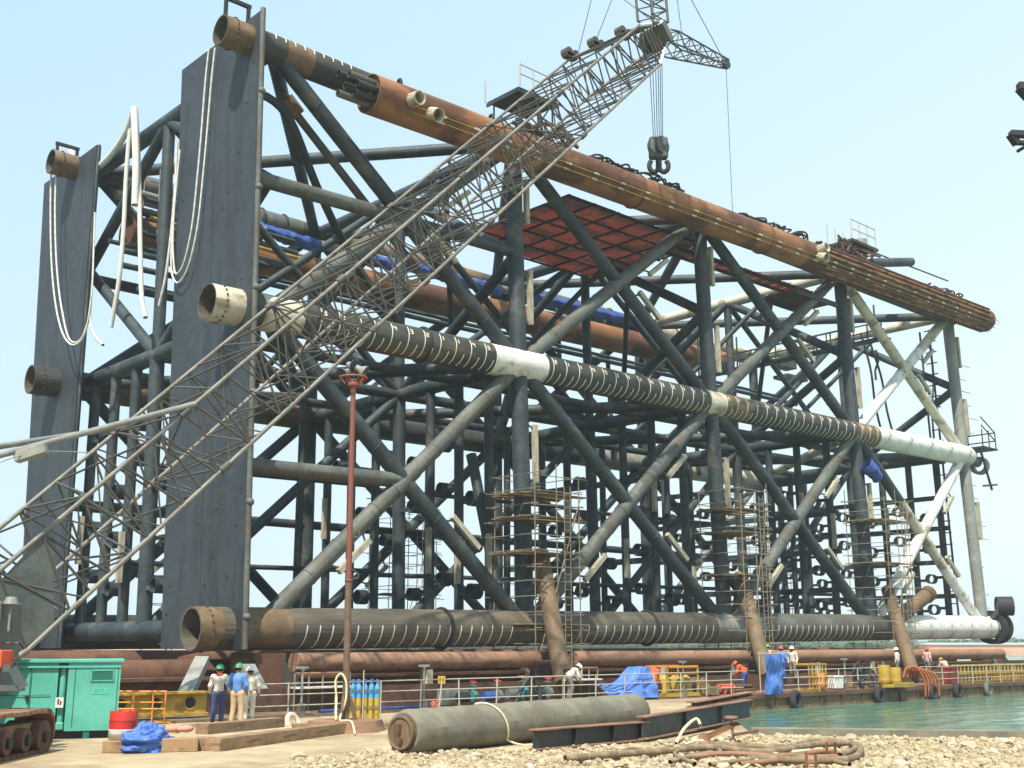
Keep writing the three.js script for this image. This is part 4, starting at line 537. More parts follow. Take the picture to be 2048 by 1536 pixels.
function bodyShapes(pose, N) {
  const o = pose, J2 = (p) => p;
  const hip = [0, 0.93, 0], ch = o.chest || [0, 1.32, 0], nk = o.neck || [0, 1.47, 0.0], hd = o.head || [0, 1.6, 0.03];
  const shL = [ch[0] + 0.185, ch[1] + 0.08, ch[2]], shR = [ch[0] - 0.185, ch[1] + 0.08, ch[2]];
  const elL = o.elL || [0.27, 1.13, -0.03], elR = o.elR || [-0.27, 1.13, -0.03], haL = o.haL || [0.27, 0.87, 0.06], haR = o.haR || [-0.27, 0.87, 0.06];
  const hpL = [0.1, 0.9, 0], hpR = [-0.1, 0.9, 0], knL = o.knL || [0.12, 0.5, 0.03], knR = o.knR || [-0.12, 0.5, 0.03], ftL = o.ftL || [0.13, 0.09, -0.02], ftR = o.ftR || [-0.13, 0.09, -0.02];
  const B = (a, r, b, s) => [...a, r, ...b, s];
  const toe = f => [f[0] * 1.15, 0.05, f[2] + 0.17];
  const hand = (e, h) => { const d = [h[0] - e[0], h[1] - e[1], h[2] - e[2]], l = Math.hypot(...d); return [h[0] + d[0] / l * 0.08, h[1] + d[1] / l * 0.08, h[2] + d[2] / l * 0.08]; };
  const body = [B(hip, 0.13, ch, 0.14), B(ch, 0.12, nk, 0.06), B(nk, 0.055, hd, 0.06), B(hd, 0.095, [hd[0], hd[1] + 0.05, hd[2] - 0.01], 0.098), B([hd[0], hd[1] - 0.02, hd[2] + 0.09], 0.022, [hd[0], hd[1] + 0.02, hd[2] + 0.085], 0.014), B([hd[0] + 0.09, hd[1] + 0.02, hd[2]], 0.022, [hd[0] + 0.095, hd[1] - 0.01, hd[2]], 0.018), B([hd[0] - 0.09, hd[1] + 0.02, hd[2]], 0.022, [hd[0] - 0.095, hd[1] - 0.01, hd[2]], 0.018),
    B(shL, 0.06, elL, 0.045), B(elL, 0.043, haL, 0.03), B(shR, 0.06, elR, 0.045), B(elR, 0.043, haR, 0.03), B(haL, 0.034, hand(elL, haL), 0.036), B(haR, 0.034, hand(elR, haR), 0.036),
    B(hpL, 0.09, knL, 0.06), B(knL, 0.055, ftL, 0.04), B(hpR, 0.09, knR, 0.06), B(knR, 0.055, ftR, 0.04), B(shL, 0.07, shR, 0.07)];
  const bod = sdfMesh(body, N, 0, 0.9, 0.05, 1.02);
  const fing = []; for (const [e, h] of [[elL, haL], [elR, haR]]) { const k = V(...hand(e, h)), d = V(h[0] - e[0], h[1] - e[1], h[2] - e[2]).normalize(), sd = V(0, 0, 1).addScaledVector(d, -d.z).normalize(), inn = V(0, 0, 0).crossVectors(d, sd); for (let i = 0; i < 4; i++) { const b0 = k.clone().addScaledVector(sd, -0.03 + i * 0.02), m = b0.clone().addScaledVector(d, 0.055 + 0.008 * (i % 3)).addScaledVector(inn, 0.008), e2 = m.clone().addScaledVector(d, 0.03).addScaledVector(inn, 0.022); fing.push(wire([b0, m, e2], 0.0095, 6, 5)); } const t0 = k.clone().addScaledVector(d, -0.05).addScaledVector(sd, 0.03); fing.push(wire([t0, t0.clone().addScaledVector(sd, 0.03).addScaledVector(d, 0.035), t0.clone().addScaledVector(sd, 0.035).addScaledVector(d, 0.07)], 0.011, 6, 5)); }
  const body2 = mergeGeometries([bod, ...fing.map(g => g.toNonIndexed())]);
  const ext = (a, b, t) => [a[0] + (b[0] - a[0]) * t, a[1] + (b[1] - a[1]) * t, a[2] + (b[2] - a[2]) * t];
  const shirt = sdfMesh([B([0, 1.06, 0], 0.15, ch, 0.165), B(ch, 0.15, ext(ch, nk, 0.75), 0.08), B(shL, 0.085, elL, 0.066), B(elL, 0.066, ext(elL, haL, o.sleeve ?? 0.85), 0.055), B(shR, 0.085, elR, 0.066), B(elR, 0.066, ext(elR, haR, o.sleeve ?? 0.85), 0.055), B(shL, 0.09, shR, 0.09), B([0.08, 0.92, 0], 0.115, [-0.08, 0.92, 0], 0.115)], N, 0, 0.9, 0.05, 1.02);
  const trousers = sdfMesh([B([0.07, 0.9, 0], 0.125, [-0.07, 0.9, 0], 0.125), B(hpL, 0.12, knL, 0.085), B(knL, 0.085, ext(knL, ftL, 0.95), 0.075), B(hpR, 0.12, knR, 0.085), B(knR, 0.085, ext(knR, ftR, 0.95), 0.075)], N, 0, 0.9, 0.05, 1.02, 0.03);
  const boots = sdfMesh([B([ftL[0], 0.06, ftL[2]], 0.06, toe(ftL), 0.05), B([ftR[0], 0.06, ftR[2]], 0.06, toe(ftR), 0.05), B(ftL, 0.06, ext(ftL, knL, 0.2), 0.06), B(ftR, 0.06, ext(ftR, knR, 0.2), 0.06)], N, 0, 0.9, 0.05, 1.02, 0.02);
  const dome = new THREE.SphereGeometry(0.135, 20, 10, 0, Math.PI * 2, 0, Math.PI / 2); dome.scale(0.95, 1.0, 1.12); const brim = new THREE.CylinderGeometry(0.155, 0.165, 0.02, 20); brim.scale(0.95, 1, 1.15); brim.translate(0, 0, 0.03); const rid = new THREE.BoxGeometry(0.03, 0.02, 0.24); rid.translate(0, 0.132, 0);
  const hel = mergeGeometries([dome, brim, rid].map(g => g.toNonIndexed())); hel.rotateX(o.nod || 0); hel.translate(hd[0], hd[1] + 0.07, hd[2] - 0.005);
  const hair = new THREE.SphereGeometry(0.104, 14, 8, 0, Math.PI * 2, 0, Math.PI * 0.62); hair.rotateX(-0.5); hair.translate(hd[0], hd[1] + 0.045, hd[2] - 0.02);
  const eyes = [-0.036, 0.036].map(x => { const s = new THREE.SphereGeometry(0.013, 8, 6); s.translate(hd[0] + x, hd[1] + 0.035, hd[2] + 0.088); return s; }); const mouth = new THREE.BoxGeometry(0.045, 0.008, 0.01); mouth.translate(hd[0], hd[1] - 0.045, hd[2] + 0.092);
  return { body2, shirt, trousers, boots, hel, hair, eyes: mergeGeometries([...eyes, mouth].map(g => g.toNonIndexed())) };
}
const cloth = (r, g, b) => mk(mottled([r, g, b], [r * 0.94, g * 0.94, b * 0.94], [r * 0.8, g * 0.8, b * 0.78], { s: 101 + (r | 0), size: 64, m: 0.6, amt: 0.5 }), 0.9);
function person(label, p, turn, sh, c, group) {
  const t = thing('person', label, 'person', p, group); t.rotation.y = turn; const add = (n, g, m) => { const q = new THREE.Mesh(g, m); q.name = n; q.castShadow = q.receiveShadow = true; t.add(q); return q; };
  add('body', sh.body2, SKIN); add('shirt', sh.shirt, c.shirt); add('trousers', sh.trousers, c.trousers); add('boots', sh.boots, BOOT); add('hair', sh.hair, HAIR); add('face_features', sh.eyes, HAIR); add('hard_hat', sh.hel, c.hat); return t;
}
const GREEN = flat(64, 150, 84, 0.4), HATW = flat(224, 222, 214, 0.4), HATR = flat(206, 80, 60, 0.4), HATY = flat(222, 178, 60, 0.4);
const cWhite = cloth(214, 206, 192), cBlue = cloth(96, 140, 206), cJean = cloth(62, 78, 124), cBeige = cloth(190, 164, 130), cOr = cloth(222, 92, 46), cNavy = cloth(52, 74, 140), cGrey = cloth(120, 118, 112), cPink = cloth(206, 168, 160);
const away = Math.atan2(vF.x, vF.z);
{
  const stand = bodyShapes({ elL: [0.27, 1.14, -0.04], haL: [0.25, 0.9, 0.1], elR: [-0.29, 1.15, 0.0], haR: [-0.33, 0.9, 0.12], head: [0.0, 1.6, 0.04], ftL: [0.14, 0.09, -0.04], ftR: [-0.12, 0.09, 0.04] }, 84);
  const akimbo = bodyShapes({ elL: [0.3, 1.16, 0.0], haL: [0.2, 1.0, 0.16], elR: [-0.27, 1.14, 0.02], haR: [-0.22, 0.98, 0.16], head: [0.02, 1.6, 0.03], ftL: [0.16, 0.09, 0], ftR: [-0.14, 0.09, 0.02] }, 84);
  const plain = bodyShapes({}, 60), bend = bodyShapes({ chest: [0, 1.18, 0.26], neck: [0, 1.26, 0.38], head: [0, 1.32, 0.47], nod: 0.7, elL: [0.26, 0.98, 0.36], haL: [0.16, 0.8, 0.48], elR: [-0.26, 0.98, 0.36], haR: [-0.16, 0.8, 0.48], knL: [0.13, 0.5, 0.08], knR: [-0.13, 0.5, 0.08] }, 60);
  const a = atY(434, 1446, 0), b = atY(472, 1449, 0), c = atY(497, 1443, 0);
  const pa = person('person in pale grey shirt, blue jeans and green hard hat, seen from behind', a, away + 0.25, stand, { shirt: cWhite, trousers: cJean, hat: GREEN }); pa.scale.setScalar(0.99);
  const sc = new THREE.TorusGeometry(0.1, 0.035, 8, 16); sc.rotateX(Math.PI / 2); sc.scale(1.1, 1, 1); sc.translate(0, 1.475, 0); const s = new THREE.Mesh(sc, flat(196, 60, 52, 0.9)); s.name = 'neck_scarf'; pa.add(s);
  person('person in light blue shirt, beige trousers and green hard hat, from behind', b, away - 0.2, akimbo, { shirt: cBlue, trousers: cBeige, hat: GREEN }).scale.setScalar(1.02);
  person('person in white clothes standing half hidden behind the one in light blue', c, away + 0.5, stand, { shirt: cWhite, trousers: cWhite, hat: HATW }).scale.setScalar(0.95);
  const dk = (x, z) => { const q = atZ(x, 1300, z); return V(q.x, 0.03, z); };
  person('person in white bending forward on the barge left of the slanted blue sheet', dk(1138, -36.4), away - 1.2, bend, { shirt: cWhite, trousers: cGrey, hat: HATW });
  person('person in an orange jacket bending beside the hanging blue sheet', dk(1488, -36.2), away + 1.2, bend, { shirt: cOr, trousers: cNavy, hat: HATR });
  person('person in a cream shirt behind the left edge of the hanging blue sheet', dk(1536, -37.6).setY(0.6), away + 0.6, plain, { shirt: cPink, trousers: cGrey, hat: GREEN });
  person('person in a blue shirt and red hard hat behind the hanging blue sheet', dk(1562, -37.4).setY(0.5), away - 0.4, plain, { shirt: cBlue, trousers: cNavy, hat: HATR });
  person('person in a white shirt standing just right of the hanging blue sheet', dk(1584, -37.4).setY(0.5), away + 2.4, plain, { shirt: cWhite, trousers: cGrey, hat: HATW });
  person('person in pale clothes under the rightmost brown slanted brace on the barge', dk(1793, -37.8).setY(0.4), away + 1, plain, { shirt: cWhite, trousers: cGrey, hat: HATW });
  person('person in a pink shirt on the barge between the rightmost slanted brace and column', dk(1853, -37.6).setY(0.4), away - 1, plain, { shirt: cPink, trousers: cGrey, hat: HATR });
  person('person in pale pink by the dark red box at the barge right end', dk(1890, -35.9), away + 0.3, bend, { shirt: cPink, trousers: cNavy, hat: HATY });
}

// ------------------------------------------------------------------ deck gear on the barge
const dz = (x, y, z) => atZ(x, y, z);
const deckAt = (x, z) => { const q = atZ(x, 1350, z); return V(q.x, 0.03, z); };
function sheet(name, label, w, h, fn, mat, p, turn, n = 26) { const g = new THREE.PlaneGeometry(w, h, n, n); const a = g.attributes.position; for (let i = 0; i < a.count; i++) { const u = a.getX(i) / w + 0.5, v = a.getY(i) / h + 0.5; const q = fn(u, v); a.setXYZ(i, q[0], q[1], q[2]); } g.computeVertexNormals(); g.rotateY(turn); const m = new THREE.Mesh(g, mat.clone()); m.material.side = THREE.DoubleSide; m.name = numbered(name); m.position.copy(p); m.castShadow = m.receiveShadow = true; scene.add(m); return tag(m, label, 'tarp'); }
{
  // slanted sheet thrown over gear
  const p = deckAt(1243, -35.6);
  sheet('blue_sheet', 'crumpled blue sheet thrown over gear on the barge above the concrete pipe', 3.4, 1.6, (u, v) => { const x = (u - 0.5) * 3.3, top = 0.55 + 0.75 * SS(u, 0.45, 0.85) + 0.1 * fbm(u, 0.2, 6, 3, 111, 3); const r = v < 0.5 ? v * 2 : 1; return [x + 0.1 * (fbm(u, v, 5, 5, 113) - 0.5), v < 0.55 ? top * SS(v, 0, 0.5) * (0.9 + 0.3 * (fbm(u, v, 9, 6, 115, 3) - 0.5)) + 0.05 : top + 0.12 * (fbm(u, v, 8, 6, 117, 3) - 0.5), v < 0.5 ? 0.75 - v * 0.9 + 0.45 * (fbm(u, v, 9, 5, 119, 4) - 0.5) : 0.3 - (v - 0.5) * 1.6]; }, M.blue, p, 0);
  const q = deckAt(1540, ZB - 0.1);
  sheet('blue_sheet', 'hanging blue sheet draped over the barge guard rail', 1.75, 1.95, (u, v) => [(u - 0.5) * (1.8 - 0.15 * v), -0.12 + v * 2.0 - 0.1 * Math.sin(u * Math.PI) * v, 0.14 + 0.22 * (fbm(u, v, 5, 4, 121, 4) - 0.5) + 0.08 * Math.sin(v * 9) * Math.sin(u * 3)], M.blue, q.clone().add(V(0, 0.05, 0.1)), 0.1);
  const b = thing('sheet_frame', 'tube frame holding the hanging blue sheet', 'frame', q); for (const s of [-0.85, 0.85]) part('post', tube(q.clone().add(V(s, 0, 0)), q.clone().add(V(s, 2.0, 0)), 0.03, 6), M.rail, b); part('crossbar', tube(q.clone().add(V(-0.95, 1.88, 0)), q.clone().add(V(0.95, 1.88, 0)), 0.03, 6), M.rail, b);
}
function pumpSkid(label, p, m1, m2, s = 1) { // base frame, motor, pump casing, flanged outlet
  const t = thing('pump_skid', label, 'pump', p); const L = (x, y, z) => p.clone().add(V(x * s, y * s, z * s));
  part('base_frame', [bar(L(-0.8, 0.1, 0.25), L(0.8, 0.1, 0.25), 0.1, 0.16), bar(L(-0.8, 0.1, -0.25), L(0.8, 0.1, -0.25), 0.1, 0.16), bar(L(-0.75, 0.1, 0.25), L(-0.75, 0.1, -0.25), 0.1, 0.14), bar(L(0.75, 0.1, 0.25), L(0.75, 0.1, -0.25), 0.1, 0.14)], M.rustDark, t);
  part('motor', [tube(L(-0.6, 0.42, 0), L(0.05, 0.42, 0), 0.22 * s, 14), ...Array.from({ length: 5 }, (_, i) => tube(L(-0.5 + i * 0.12, 0.42, 0), L(-0.46 + i * 0.12, 0.42, 0), 0.25 * s, 14))], m1, t);
  part('pump_casing', [tube(L(0.25, 0.42, 0), L(0.5, 0.42, 0), 0.3 * s, 16), tube(L(0.36, 0.5, 0), L(0.36, 0.95, 0), 0.12 * s, 10)], m2, t); part('flange', tube(L(0.36, 0.95, 0), L(0.36, 1.0, 0), 0.2 * s, 14), m2, t); part('hand_wheel', ring(L(0.36, 1.14, 0), V(0, 1, 0.3), 0.16 * s, 0.025, 14), M.red, t); part('wheel_stem', tube(L(0.36, 1.0, 0), L(0.36, 1.14, 0), 0.03, 6), m2, t); return t; }
const tealM = flat(58, 118, 120, 0.6), pg = flat(92, 104, 104, 0.6);
pumpSkid('teal and dark pump on the barge right of the yellow sign', deckAt(935, -35.5), M.steelDark, tealM, 0.8); pumpSkid('pump with blue motor on the barge left of the leftmost near scaffold foot', deckAt(985, -35.6), M.blueDark, pg, 0.8);
pumpSkid('grey pump on the barge under the leftmost near scaffold', deckAt(1035, -35.7), pg, tealM, 0.9); pumpSkid('dark pump with red hand wheel left of the bending person in white', deckAt(1085, -35.6), M.steelDark, pg, 0.85);
single('black_hose', wire([deckAt(1030, -35.2), deckAt(1048, -35.3).setY(0.8), deckAt(1062, -35.2).setY(1.05), deckAt(1076, -35.1).setY(0.7), deckAt(1080, -35).setY(0.05)], 0.09, 8, 40), M.steelDark, 'thick dark hose arching over the pumps near the concrete pipe', 'hose');
{ // yellow skid with railed top, and the orange cover on its left
  const p = deckAt(1345, -35.7), t = thing('yellow_skid', 'yellow equipment skid with a railed top right of the slanted blue sheet', 'equipment skid', p); const L = (x, y, z) => p.clone().add(V(x, y, z));
  part('base_frame', box(p.x, 0.12, p.z, 2.4, 0.16, 1.3), M.yellow, t); for (const x of [-0.7, 0.05, 0.75]) { part('vessel', [tube(L(x, 0.18, 0.1), L(x, 0.8, 0.1), 0.3, 16), tube(L(x, 0.8, 0.1), L(x, 0.95, 0.1), 0.3, 16, { r2: 0.12 })], M.yellow, t); }
  for (const x of [-1.1, 1.1]) for (const z of [-0.6, 0.6]) part('post', box(p.x + x, 0.75, p.z + z, 0.08, 1.3, 0.08), M.yellow, t); for (const z of [-0.6, 0.6]) { part('top_beam', box(p.x, 1.38, p.z + z, 2.3, 0.1, 0.08), M.orange, t); part('mid_beam', box(p.x, 1.05, p.z + z, 2.2, 0.07, 0.06), M.orange, t); }
  for (let k = 0; k < 11; k++) part('baluster', box(p.x - 1 + k * 0.2, 1.2, p.z + 0.6, 0.035, 0.28, 0.035), M.rustDark, t);
  const q = deckAt(1305, -35.5); single('orange_cover', crumple(q.clone().add(V(-0.25, 0.3, 0)), q.clone().add(V(0.2, 1.25, 0)), 0.34, 16), flat(222, 96, 48, 0.7), 'crumpled orange cover between the slanted blue sheet and yellow skid', 'cover'); }
single('red_cylinder', [tube(deckAt(1436, -35.4).setY(0.32), deckAt(1464, -35.4).setY(0.32), 0.2, 16), tube(deckAt(1434, -35.4).setY(0.32), deckAt(1436, -35.4).setY(0.32), 0.13, 12), ...[-0.3, 0.3].map(o => box(deckAt(1450, -35.4).x + o, 0.14, -35.4, 0.12, 0.25, 0.5))], flat(196, 92, 70, 0.6), 'pinkish red cylinder lying on cradles left of the hanging blue sheet', 'cylinder');
{ const p = deckAt(1622, -35.6), t = thing('yellow_cage', 'yellow barred cage on the barge right of the hanging blue sheet', 'cage', p); for (let k = 0; k < 6; k++) part('bar', box(p.x - 0.8 + k * 0.32, 0.7, p.z + 0.4, 0.06, 1.35, 0.06), M.yellow, t); for (const y of [0.08, 0.7, 1.36]) { part('rail', box(p.x, y, p.z + 0.4, 1.75, 0.08, 0.08), M.yellow, t); part('rail', box(p.x, y, p.z - 0.4, 1.75, 0.08, 0.08), M.yellow, t); } for (const s of [-0.85, 0.85]) part('side_rail', box(p.x + s, 1.36, p.z, 0.08, 0.08, 0.85), M.yellow, t); }
const drum = (label, p, m, m2, h = 0.88, r = 0.29, name = 'drum') => { const t = thing(name, label, 'drum', p); const q = [[0.001, 0], [r, 0], [r, h * 0.32], [r + 0.015, h * 0.34], [r, h * 0.36], [r, h * 0.65], [r + 0.015, h * 0.67], [r, h * 0.69], [r, h], [r - 0.03, h], [r - 0.03, h - 0.03], [0.001, h - 0.03]].map(a => new THREE.Vector2(...a)); const up = q.map(v => v); const cut = (lo, hi) => q.filter(v => v.y >= lo - 1e-6 && v.y <= hi + 1e-6);
  part('drum_base', new THREE.LatheGeometry(cut(0, h * 0.36), 24).translate(p.x, p.y, p.z), m2, t); part('drum_top', new THREE.LatheGeometry([new THREE.Vector2(r, h * 0.36), ...cut(h * 0.6, h)], 24).translate(p.x, p.y, p.z), m, t); part('bung', tube(p.clone().add(V(0.12, h - 0.03, 0.05)), p.clone().add(V(0.12, h, 0.05)), 0.03, 8), M.steelDark, t); return t; };
drum('orange drum on the barge right of the yellow barred cage', deckAt(1638, -35.3), M.orange, M.orange);
single('white_chest', [rbox(deckAt(1668, -35.3).x, 0.36, -35.3, 0.85, 0.6, 0.6, 0.05), rbox(deckAt(1668, -35.3).x, 0.69, -35.3, 0.9, 0.1, 0.66, 0.03)], M.white, 'white chest standing on the barge edge left of the dark hose coil', 'chest');
single('hose_coil', Array.from({ length: 7 }, (_, k) => ring(deckAt(1727 + rr(-12, 12), -35.2).setY(0.5 + rr(-0.25, 0.5)), V(rr(-0.6, 0.6), rr(-0.2, 0.5), 1), rr(0.3, 0.6), 0.055, 22)), M.steelDark, 'heap of dark coiled hoses on the barge edge left of the yellow drums', 'hose coil');
drum('yellow drum on the barge, left one of the two beside the orange hose coil', deckAt(1768, -35.4), M.yellow, M.yellow, 1.2, 0.34); drum('yellow drum on the barge, right one of the two beside the orange hose coil', deckAt(1790, -35.3), M.yellow, M.yellow, 1.05, 0.34);
single('yellow_tray', [box(deckAt(1792, -34.6).x, 0.12, -34.5, 2.2, 0.12, 0.7), box(deckAt(1792, -34.6).x, 0.24, -34.16, 2.2, 0.14, 0.05)], M.yellow, 'yellow steel tray overhanging the barge edge under the yellow drums', 'tray');
single('orange_hose', Array.from({ length: 5 }, (_, k) => { const p = deckAt(1806 + k * 7, ZB - 0.4); return wire([p.clone().setY(0.5), p.clone().add(V(0.3, 1.0 - k * 0.05, 0.1)), p.clone().add(V(0.9, 1.0 - k * 0.06, 0.4)), p.clone().add(V(1.25, 0.3, 0.62)), p.clone().add(V(1.3, -0.6, 0.62))], 0.065, 8, 30); }), flat(160, 88, 42, 0.8), 'orange hoses looped over the barge edge into the water', 'hose');
single('red_box', [rbox(deckAt(1900, -35.4).x, 0.5, -35.4, 0.95, 0.9, 0.7, 0.03), box(deckAt(1900, -35.4).x, 0.97, -35.4, 1.02, 0.06, 0.76), box(deckAt(1900, -35.4).x, 0.72, -35.03, 0.2, 0.1, 0.03)], flat(126, 44, 40, 0.7), 'dark red box near the right end of the barge', 'box');
{ const p = deckAt(1985, -35.3), t = thing('yellow_fence', 'yellow barred safety fence at the right end of the barge', 'fence', p); for (let k = 0; k < 22; k++) part('bar', box(p.x - 5.2 + k * 0.5, 0.58, p.z, 0.07, 1.1, 0.07), M.yellow, t); for (const y of [0.1, 0.6, 1.12]) part('rail', box(p.x, y, p.z, 10.8, 0.08, 0.08), M.yellow, t); for (let k = 0; k < 4; k++) part('panel', box(p.x + 0.6 + k * 0.95, 0.36, p.z - 0.06, 0.9, 0.46, 0.04), k % 2 ? M.orange : M.yellow, t); }
for (const [x, y, lab] of [[848, -35.15, 'grey T-shaped post on the barge edge left of the yellow sign'], [1366, -35.1, 'grey lamp post at the right end of the yellow skid'], [1690, -35.1, 'grey lamp post on the barge edge left of the dark hose coil'], [605, -35.2, 'grey lamp post on the guard rail left of the red post']]) { const p = deckAt(x, y), t = thing('deck_lamp', lab, 'lamp post', p); part('post', tube(p, p.clone().setY(1.55), 0.045, 8), M.galv, t); part('lamp_head', [box(p.x, 1.6, p.z, 0.42, 0.08, 0.16), tube(p.clone().setY(1.5), p.clone().setY(1.6), 0.08, 10)], M.galv, t); part('base_block', box(p.x, 0.2, p.z, 0.22, 0.4, 0.22), M.conc, t); }
// white steel trestles with planks, behind the red post and behind the bending person
for (const [x0, x1, lab] of [[590, 700, 'low pink railed trestle on the barge behind the red post'], [1125, 1195, 'low railed trestle behind the bending person in white']]) { const a = deckAt(x0, -37), b = deckAt(x1, -37), t = thing('trestle', lab, 'trestle', a); for (let k = 0; k <= 4; k++) { const p = lerp(a, b, k / 4); part('leg', tube(p, p.clone().setY(1.35), 0.035, 6), M.railTan, t); } part('plank', bar(a.clone().setY(0.85), b.clone().setY(0.85), 0.6, 0.06), M.white, t); part('rail_bar', tube(a.clone().setY(1.35), b.clone().setY(1.35), 0.05, 6), M.rustPink, t); }
{ // yellow beam at the left end of the barge, hole shade painted as discs
  const a = V(14.5, 0.5, -36.2), b = V(19.4, 0.5, -36.2), t = thing('spreader_beam', 'yellow beam with black discs for round holes behind the orange barrier', 'beam', a); part('web', bar(a, b, 0.14, 0.6), M.yellow, t); part('flange', bar(a.clone().setY(0.84), b.clone().setY(0.84), 0.5, 0.07), M.yellow, t); part('flange', bar(a.clone().setY(0.16), b.clone().setY(0.16), 0.5, 0.07), M.yellow, t); for (let k = 0; k < 4; k++) { const x = 15.2 + k * 1.2; part('hole_shade_disc', tube(V(x, 0.52, -36.135), V(x, 0.52, -36.12), 0.2, 20), M.black, t); part('hole_rim', ring(V(x, 0.52, -36.115), V(0, 0, 1), 0.21, 0.025, 20), M.yellow, t); } }

// smaller clutter along the barge edge
const spool = (label, x, z, r) => { const p = deckAt(x, z), t = thing('cable_drum', label, 'cable drum', p); for (const s of [-0.28, 0.28]) part('drum_flange', tube(V(p.x, r, p.z + s - 0.03), V(p.x, r, p.z + s + 0.03), r, 20), M.wood, t); part('wound_cable', tube(V(p.x, r, p.z - 0.25), V(p.x, r, p.z + 0.25), r * 0.68, 18), M.black, t); part('hub', tube(V(p.x, r, p.z + 0.3), V(p.x, r, p.z + 0.34), 0.08, 10), M.steelTan, t); };
spool('wooden cable drum on the barge right of the yellow skid', 1398, -35.8, 0.42); spool('small wooden cable drum on the barge left of the white chest', 1652, -36.4, 0.34);
const crate = (label, x, z, w, h, m) => { const p = deckAt(x, z), t = thing('crate', label, 'crate', p); for (let k = 0; k < 4; k++) part('board', box(p.x, 0.08 + h * (k + 0.5) / 4, p.z + 0.3, w, h / 4 - 0.02, 0.04), m, t); part('crate_body', box(p.x, 0.08 + h / 2, p.z, w - 0.02, h, 0.56), m, t); for (const s of [-1, 1]) part('corner_post', box(p.x + s * (w / 2 - 0.05), 0.08 + h / 2, p.z + 0.335, 0.09, h + 0.02, 0.03), m, t); };
crate('wooden crate on the barge just right of the yellow barred cage, by the lamp post', 1702, -36, 0.9, 0.6, M.wood); crate('low crate of pale boards left of the red cylinder', 1415, -35.3, 0.8, 0.34, M.plank); crate('rust coloured crate at the right end of the barge left of the red box', 1868, -36, 1.0, 0.7, M.legRust); crate('grey crate on the barge behind the concrete pipe and yellow sign', 905, -36.2, 1.1, 0.6, M.galv);
single('pipe_stack', [0, 1, 2, 3, 4].map(k => tube(V(deckAt(1440, -36).x, 0.14 + 0.2 * (k > 2), -36.3 + 0.24 * (k % 3) + (k > 2 ? 0.12 : 0)), V(deckAt(1500, -36).x, 0.14 + 0.2 * (k > 2), -36.3 + 0.24 * (k % 3) + (k > 2 ? 0.12 : 0)), 0.1, 10)), M.rustDark, 'small stack of rusty pipes on the deck behind the red cylinder', 'pipes', null, 'stuff');
single('hose_line', wire([deckAt(640, -35.6).setY(0.08), deckAt(700, -35.5).setY(0.1), deckAt(790, -35.7).setY(0.07), deckAt(880, -35.5).setY(0.12)], 0.06, 7, 50), M.blueDark, 'dark blue hose lying along the barge edge right of the red post', 'hose');

